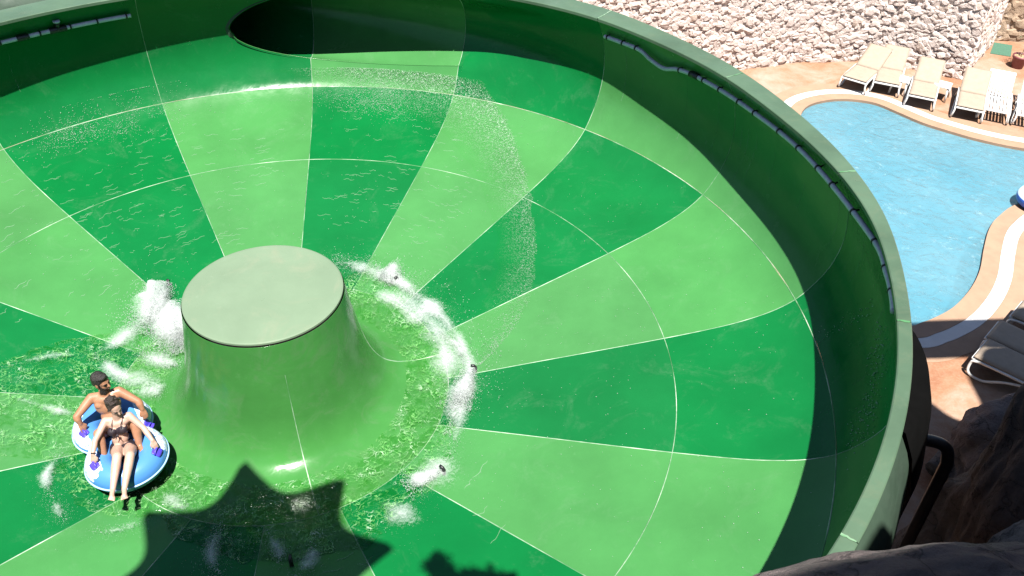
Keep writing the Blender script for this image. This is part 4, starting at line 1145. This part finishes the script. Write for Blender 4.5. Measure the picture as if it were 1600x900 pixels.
def water_body(name, na, nr, th0, th1, rin, rout, depth, amp, mat, freq=9.0):
    vs = []; fs = []
    for i in range(na+1):
        th = th0+(th1-th0)*i/na; a, b_ = rin(th), rout(th)
        for j in range(nr+1):
            t = j/nr; r = a+(b_-a)*t; x, y, _ = P3(r, th, 0)
            e = min(1, t*5)*min(1, (1-t)*4)
            q = Vector((x, y, 0)); w = noise.noise(q*freq)+.6*noise.noise(q*freq*2.1+Vector((3, 1, 0)))+.35*noise.noise(q*freq*4.3)
            ridge = abs(noise.noise(q*freq*.6+Vector((9, 2, 0))))
            vs.append((x, y, base_z(r)+.008+e*(depth+amp*(w*.7+ridge*.8))))
    for i in range(na):
        for j in range(nr): k = i*(nr+1)+j; fs.append((k, k+nr+1, k+nr+2, k+1))
    return tag(mk(name, vs, fs, mat, None, True), kind='structure')
water_body('bowl_water', 620, 44, -180, 180, r_in, r_out, .045, .026, M_WATER, 6.5)
# sheet of water running in from the flume and round the floor
_so = [(-9, 6.70), (0, 6.66), (9, 6.64), (20, 6.66), (25, 6.58), (30, 6.24), (37, 5.50), (47, 4.62), (57, 3.99), (68, 3.45), (76, 2.99), (85, 2.47)]
_si = [(-9, 6.60), (0, 6.42), (5, 6.30), (12, 6.05), (22, 5.6), (30, 5.0), (37, 4.45), (49, 3.7), (57, 3.2), (66, 2.6), (76, 2.45), (85, 2.40)]
def s_out(th): return float(np.interp(th, [a for a, _ in _so], [b for _, b in _so]))+.05*noise.noise(Vector((th*.35, 1, 8)))
def s_in(th): return float(np.interp(th, [a for a, _ in _si], [b for _, b in _si]))+.12*noise.noise(Vector((th*.25, 4, 8)))
def surf(r, th):
    """point on the bowl surface; r beyond 6.40 climbs the wall"""
    if r <= R_A: return P3(r, th, floor_z(r)), prof_normal(r, 0, th, False)
    z = float(np.interp(r, WAL[:18, 0], WAL[:18, 1])); return P3(wall_r(z, th), th, z), prof_normal(0, max(z, .03), th, True)
vs = []; fs = []; na, nr = 150, 40; fade = []
for i in range(na+1):
    th = -9+94*i/na; a, b_ = s_in(th), s_out(th)
    for j in range(nr+1):
        u_ = j/nr; fade.append(min(1, u_*1.1)**1.3*min(1, (1-u_)*14)*min(1, (th+9)/14)*(1.0 if th < 30 else max(.25, 1-(th-30)/50)))
        t = j/nr; p, nn = surf(a+(b_-a)*t, th); h = .004+.010*min(1, t*3)*(1-t*.3)+.007*noise.noise(Vector(p)*11)*min(1, t*4); vs.append(tuple(Vector(p)+Vector(nn)*max(.003, h)))
for i in range(na):
    for j in range(nr): k = i*(nr+1)+j; fs.append((k, k+nr+1, k+nr+2, k+1))
def set_fade(o, fade):
    at = o.data.attributes.new('fade', 'FLOAT', 'POINT'); at.data.foreach_set('value', np.array(fade, dtype=np.float32))
o = tag(mk('water_sheet', vs, fs, M_SHEET, None, True), kind='structure'); set_fade(o, fade)
LV, LF, LA = [], [], []
def lace(sp, width, height):
    b0 = len(LV); m = 17; n = len(sp)
    for i, p in enumerate(sp):
        t_ = (sp[min(i+1, n-1)]-sp[max(i-1, 0)]).normalized(); s_ = Vector((-t_.y, t_.x, 0)); e = min(1, i/7, (n-1-i)/7)
        wn = 1+.5*noise.noise(Vector((p.x*2.5, p.y*2.5, 2)))
        for j in range(m):
            u = (j/(m-1)-.5)*2; q = p+s_*u*width*2.3*wn; r = math.hypot(q.x, q.y); g = math.exp(-2.2*u*u)
            z = base_z(max(r, 1.1))+.055+height*.6*g*(.7+.9*noise.noise(Vector((q.x*6, q.y*6, 1))))
            LV.append((q.x, q.y, z)); LA.append(max(0, (1-abs(u))**1.1)*e*min(1, max(.25, .75+.9*noise.noise(Vector((p.x*2.6, p.y*2.6, 11))))))
    for i in range(n-1):
        for j in range(m-1): a = b0+i*m+j; LF.append((a, a+m, a+m+1, a+1))
def fan_lace(tip, end, w0, w1, h):
    a, e = Vector((tip[0], tip[1], 0)), Vector((end[0], end[1], 0)); d = e-a; s_ = Vector((-d.y, d.x, 0)).normalized()
    for lay in (1.0, .62, .3):
        b0 = len(LV); n = 24; m = 15
        for i in range(n+1):
            t_ = i/n
            for j in range(m):
                u = (j/(m-1)-.5)*2; p = a+d*t_+s_*u*(w0+(w1-w0)*t_)*2.0; r = math.hypot(p.x, p.y)
                z = base_z(max(r, 1.1))+.05+h*lay*(4*t_*(1-t_)*.75+.12)*(1-.5*u*u)*(1+.5*noise.noise(Vector((p.x*7, p.y*7, lay*9))))
                LV.append((p.x, p.y, z)); LA.append(max(0, (1-abs(u))**.7)*min(1, (1-t_)*2.5, t_*4+.1)*1.05)
        for i in range(n):
            for j in range(m-1): q = b0+i*m+j; LF.append((q, q+m, q+m+1, q+1))

# droplets, foam: thousands of small blobs joined into single stuff objects
def blobs(name, C, Rr, mat, sub=1, squash=None):
    v, f = ico(sub); v = np.array(v); f = np.array(f); C = np.array(C, dtype=float); Rr = np.array(Rr, dtype=float)
    n = len(C); sc_ = np.repeat(Rr[:, None], 3, 1)*np.random.uniform(.7, 1.3, (n, 3))
    if squash is not None: sc_[:, 2] *= squash
    V = (v[None]*sc_[:, None, :]+C[:, None, :]).reshape(-1, 3); F = (f[None]+(np.arange(n)*len(v))[:, None, None]).reshape(-1, 3)
    me = bpy.data.meshes.new(name); me.vertices.add(len(V)); me.vertices.foreach_set('co', V.ravel()); me.loops.add(len(F)*3); me.loops.foreach_set('vertex_index', F.ravel().astype(np.int32))
    me.polygons.add(len(F)); me.polygons.foreach_set('loop_start', (np.arange(len(F))*3).astype(np.int32)); me.polygons.foreach_set('use_smooth', np.ones(len(F), bool)); me.update(); me.validate(); me.materials.append(mat)
    o = bpy.data.objects.new(name, me); COL.objects.link(o); o['kind'] = 'stuff'; return o
rg = np.random.default_rng(5)
FC = []; FRd = []
def foam_path(pts, n, width, height, r0=.006, r1=.02, up=0.0, core=.5):
    """pts (x, y); blobs piled along the path, thinning outwards"""
    P = [Vector((a, b, 0)) for a, b in pts]; sp = spline(P, 10)
    lace(sp, width*1.15, height); n = int(n*1.15); r0, r1 = .0018, r1*.33
    for k in range(n):
        u = rg.uniform(0, len(sp)-1.001); i = int(u); p = sp[i].lerp(sp[i+1], u-i)
        q = rg.normal(0, width); w = noise.noise(Vector((p.x*3, p.y*3, 4)))
        if rg.uniform(-.8, .6) > w+.25: continue
        tl2 = 1+.9*abs(rg.normal(0, 1))*(rg.uniform() < .35); x, y = p.x+rg.normal(0, width)*(1+w)*tl2, p.y+rg.normal(0, width)*(1+w)*tl2
        r = math.hypot(x, y); d = math.hypot(x-p.x, y-p.y)/max(width, .01)
        z = base_z(max(r, 1.1))+.04+abs(rg.normal(0, 1))*height*max(.25, 1-.35*d)*(1+1.2*w)+up*(u/len(sp))
        FC.append((x, y, z)); FRd.append(rg.uniform(r0, r1)*(1.15 if d < .7 else .6))
def jet(tip, end, n, w0, w1, h, r0=.006, r1=.02):
    """fan of white water from a nozzle, arching back to the floor"""
    a, e = Vector((tip[0], tip[1], 0)), Vector((end[0], end[1], 0)); d = (e-a); s_ = Vector((-d.y, d.x, 0)).normalized()
    fan_lace(tip, end, w0, w1, h); n = int(n*1.7); r0, r1 = .002, r1*.34
    for k in range(n):
        t = rg.uniform(0, 1)**.8; p = a+d*t+s_*rg.normal(0, w0+(w1-w0)*t); r = math.hypot(p.x, p.y)
        z = base_z(max(r, 1.1))+.05+h*(4*t*(1-t)*.8+.15)*rg.uniform(.1, 1)**1.2; FC.append((p.x, p.y, z)); FRd.append(rg.uniform(r0, r1))
# left plume
jet((-1.85, 1.95), (-1.95, 1.0), 2600, .05, .20, .38); jet((-1.80, 1.6), (-1.40, .62), 3200, .12, .20, .30); jet((-1.55, 1.25), (-1.28, .75), 1800, .05, .13, .40)
foam_path([(-2.05, .75), (-1.6, .5), (-1.3, .35)], 1400, .10, .06); foam_path([(-2.4, .6), (-2.1, .3), (-1.6, .1), (-1.45, -.15)], 1300, .10, .03, .005, .013)
# crest on the right of the cone
foam_path([(.40, 2.42), (.75, 2.30), (1.05, 2.20)], 1500, .07, .11); jet((1.35, 1.95), (1.15, 2.15), 900, .08, .10, .24); foam_path([(1.05, 2.15), (1.35, 1.95), (1.62, 1.60)], 2600, .09, .13)
foam_path([(1.62, 1.60), (1.85, 1.35), (2.02, 1.05)], 800, .10, .05, .005, .014); foam_path([(1.95, .85), (2.18, .55), (2.28, .2)], 1500, .07, .08)
jet((2.36, .12), (2.16, -.55), 1900, .02, .10, .22); foam_path([(2.25, .1), (2.15, -.4), (2.05, -.95)], 1500, .09, .06); foam_path([(1.2, 1.9), (1.7, 1.3), (2.0, .6), (2.05, -.3)], 1300, .16, .02, .004, .010)
foam_path([(.75, 2.1), (1.1, 1.75), (1.45, 1.45), (1.85, .75)], 900, .12, .02, .004, .010)
foam_path([(.5, 2.35), (.95, 2.2), (1.35, 1.95), (1.65, 1.6), (1.95, 1.2), (2.2, .7), (2.32, .15), (2.25, -.35), (2.15, -.9), (2.05, -1.35)], 2600, .075, .04, .005, .015)
foam_path([(-2.5, .45), (-2.2, .9), (-1.95, 1.4), (-1.85, 1.8)], 900, .08, .05, .005, .015)
# lower right, in the shade and round the tube
jet((1.98, -1.50), (1.55, -1.70), 420, .02, .11, .10); foam_path([(2.05, -1.1), (1.9, -1.5), (1.65, -1.9), (1.35, -2.3)], 900, .17, .02, .004, .010)
foam_path([(-.35, -2.05), (-.38, -2.4), (-.25, -2.75)], 1100, .07, .06); foam_path([(.15, -2.2), (.3, -2.45), (.35, -2.6)], 420, .07, .04); foam_path([(.6, -2.35), (.65, -2.6), (.5, -2.8)], 350, .07, .04)
foam_path([(-2.3, -1.05), (-2.35, -1.4), (-2.15, -1.75), (-1.95, -2.0)], 1100, .05, .045, .005, .014); foam_path([(-1.6, -2.15), (-1.35, -2.1), (-1.15, -1.95)], 500, .07, .03, .005, .012)
foam_path([(-1.9, -.1), (-1.6, .0), (-1.45, -.2)], 500, .10, .03, .004, .011); foam_path([(-3.4, .25), (-2.9, .5), (-2.4, .6)], 500, .04, .03, .004, .011); foam_path([(-3.2, -.2), (-2.7, -.35), (-2.3, -.45)], 300, .06, .02, .004, .01)
foam_path([(-1.15, -1.55), (-.9, -1.75), (-.7, -1.9)], 500, .10, .02, .004, .010)
for k in range(260):   # loose spray thrown outwards
    a = rg.uniform(20, 100); r = rg.uniform(2.3, 2.75); x, y, _ = P3(r, a, 0); FC.append((x, y, base_z(r)+abs(rg.normal(0, .14)))); FRd.append(rg.uniform(.003, .007))
blobs('foam', FC, FRd, M_FOAM)
o = mk('foam_lace', LV, LF, M_LACE, None, True); o['kind'] = 'stuff'; set_fade(o, LA)
# speckle of droplets on the running sheet and on the wall
C = []; Rr = []
def speck(th, r, rad, lift=.012):
    p, nn = surf(r, th); q = Vector(p)+Vector(nn)*lift; C.append(tuple(q)); Rr.append(rad)
for k in range(4200):
    th = rg.uniform(3, 85); t = 1-abs(rg.normal(0, .30))
    if t < 0: continue
    a, b_ = s_in(th), s_out(th); p = a+(b_-a)*t
    if noise.noise(Vector(P3(p, th, 0))*4)+.25 < rg.uniform(-.4, .5): continue
    speck(th, p, rg.uniform(.0018, .0042))
for k in range(2600):   # broken water under the mouth
    th = rg.normal(8, 4.5); t = rg.normal(.25, .35)
    speck(th, 6.45-.5*t-.012*th, rg.uniform(.002, .0055))
for k in range(1700):   # splash where it hits ring seam on the left
    th = rg.normal(-29, 4.2); r_s = 6.32+rg.normal(0, .22)
    if noise.noise(Vector((th*.55, r_s*4, 2)))+.15*rg.normal(0, 1) < .02: continue
    speck(th, r_s, rg.uniform(.002, .0055))
for k in range(700):
    th = rg.normal(-38, 3); speck(th, 6.3+rg.normal(0, .12), rg.uniform(.003, .006))
for k in range(230):   # drops flung over the right wall
    u = rg.uniform(0, 1); th = 100+10*u+rg.normal(0, 1.0); z = .75-.55*u+rg.normal(0, .07); C.append(P3(wall_r(max(z, .03), th)-.01, th, z)); Rr.append(rg.uniform(.003, .0075))
for k in range(60): u = rg.uniform(0, 1); th = 94.5+2.5*u+rg.normal(0, .6); z = .05+.8*u; C.append(P3(wall_r(max(z, .03), th)-.01, th, z)); Rr.append(rg.uniform(.003, .007))
for k in range(900):   # scattered on the floor everywhere
    th = rg.uniform(-60, 130); r = rg.uniform(2.6, 6.4); speck(th, r, rg.uniform(.002, .005))
blobs('droplets', C, Rr, M_DROP, 1)
# small curling wavelets on the flowing film
V = []; F = []
def wavelet(th, r, ln, w, bend):
    b0 = len(V); n = 9; sk = rg.uniform(-.5, .5); bend *= rg.choice((-1, 1, .4)); wob = rg.uniform(0, 6)
    for i in range(n):
        t = i/(n-1); dth = (t-.5)*ln/r*57.3; rr = r+bend*.6*(1-(2*t-1)**2)+sk*ln*(t-.5)*.5+.010*math.sin(wob+t*9)+rg.normal(0, .004); ww = w*(1-(2*t-1)**2)*rg.uniform(.5, 1.2)+.001
        for s_ in (-1, 0, 1): p, nn = surf(min(rr+s_*ww, 6.7), th+dth); q = Vector(p)+Vector(nn)*(.005+(.006 if s_ == 0 else 0)); V.append(tuple(q))
    for i in range(n-1):
        for j in range(2): a = b0+i*3+j; F.append((a, a+3, a+4, a+1))
for k in range(150):
    u = rg.uniform(0, 1); th = -8-45*u+rg.normal(0, 4); r = rg.uniform(3.0, 6.3) if u > .2 else rg.uniform(4.5, 6.3)
    wavelet(th, r, rg.uniform(.04, .22), rg.uniform(.0008, .0026), rg.uniform(-.05, .02))
for k in range(130): wavelet(rg.uniform(2, 35), rg.uniform(3.2, 6.2), rg.uniform(.04, .2), rg.uniform(.0008, .0026), rg.uniform(-.04, .03))
for k in range(30): wavelet(rg.uniform(-75, -45), rg.uniform(3.0, 6.0), rg.uniform(.05, .25), rg.uniform(.003, .006), rg.uniform(-.04, .03))
for k in range(14): wavelet(rg.uniform(120, 165), rg.uniform(2.7, 4.0), rg.uniform(.1, .3), rg.uniform(.003, .006), rg.uniform(-.05, .05))
def trickle(th, z0, z1, w):
    b0 = len(V); n = 14; x = 0
    for i in range(n):
        z = z0+(z1-z0)*i/(n-1); x += rg.normal(0, .05); ww = w*rg.uniform(.1, 1)/6.6*57.3
        for s_ in (-1, 0, 1): p = P3(wall_r(z, th)-.004-(.003 if s_ == 0 else 0), th+x+s_*ww, z); V.append(p)
    for i in range(n-1):
        for j in range(2): a = b0+i*3+j; F.append((a, a+3, a+4, a+1))
for th in (-41.5, 46.5, 49.5, 57, 62.5, 66.8, 68, 69.5, 73, 79, 86, 92, 99, 103): trickle(th, rg.uniform(1.0, 1.5), rg.uniform(.1, .7), rg.uniform(.002, .005))
o = mk('water_ripples', V, F, M_WAVE, None, True); o['kind'] = 'stuff'
# spray nozzles round the dish
for x, y in ((-1.86, 2.0), (2.40, .12), (1.99, -1.52), (.45, -2.62), (1.35, 2.0)):
    z = base_z(math.hypot(x, y)); d = Vector((x, y, 0)).normalized()
    MB().tube([(x, y, z-.02), (x, y, z+.07), Vector((x, y, z+.10))-d*.02, Vector((x, y, z+.11))-d*.06], [.022, .021, .020, .017], 10).build('spray_nozzle', M_BLACK, bowl, True, True)
# small ring tube lying at the pool edge
V_ = MB(); c = Vector((15.18, 7.45, ZG+.20)); torus(V_, c, .33, .17)
rt_ = remeshed('ring_tube', V_, .02, M_RING, 4, None, tuple(c))
tag(rt_, 'blue and white swim ring at the pool corner cut by the right edge', 'swim tube')
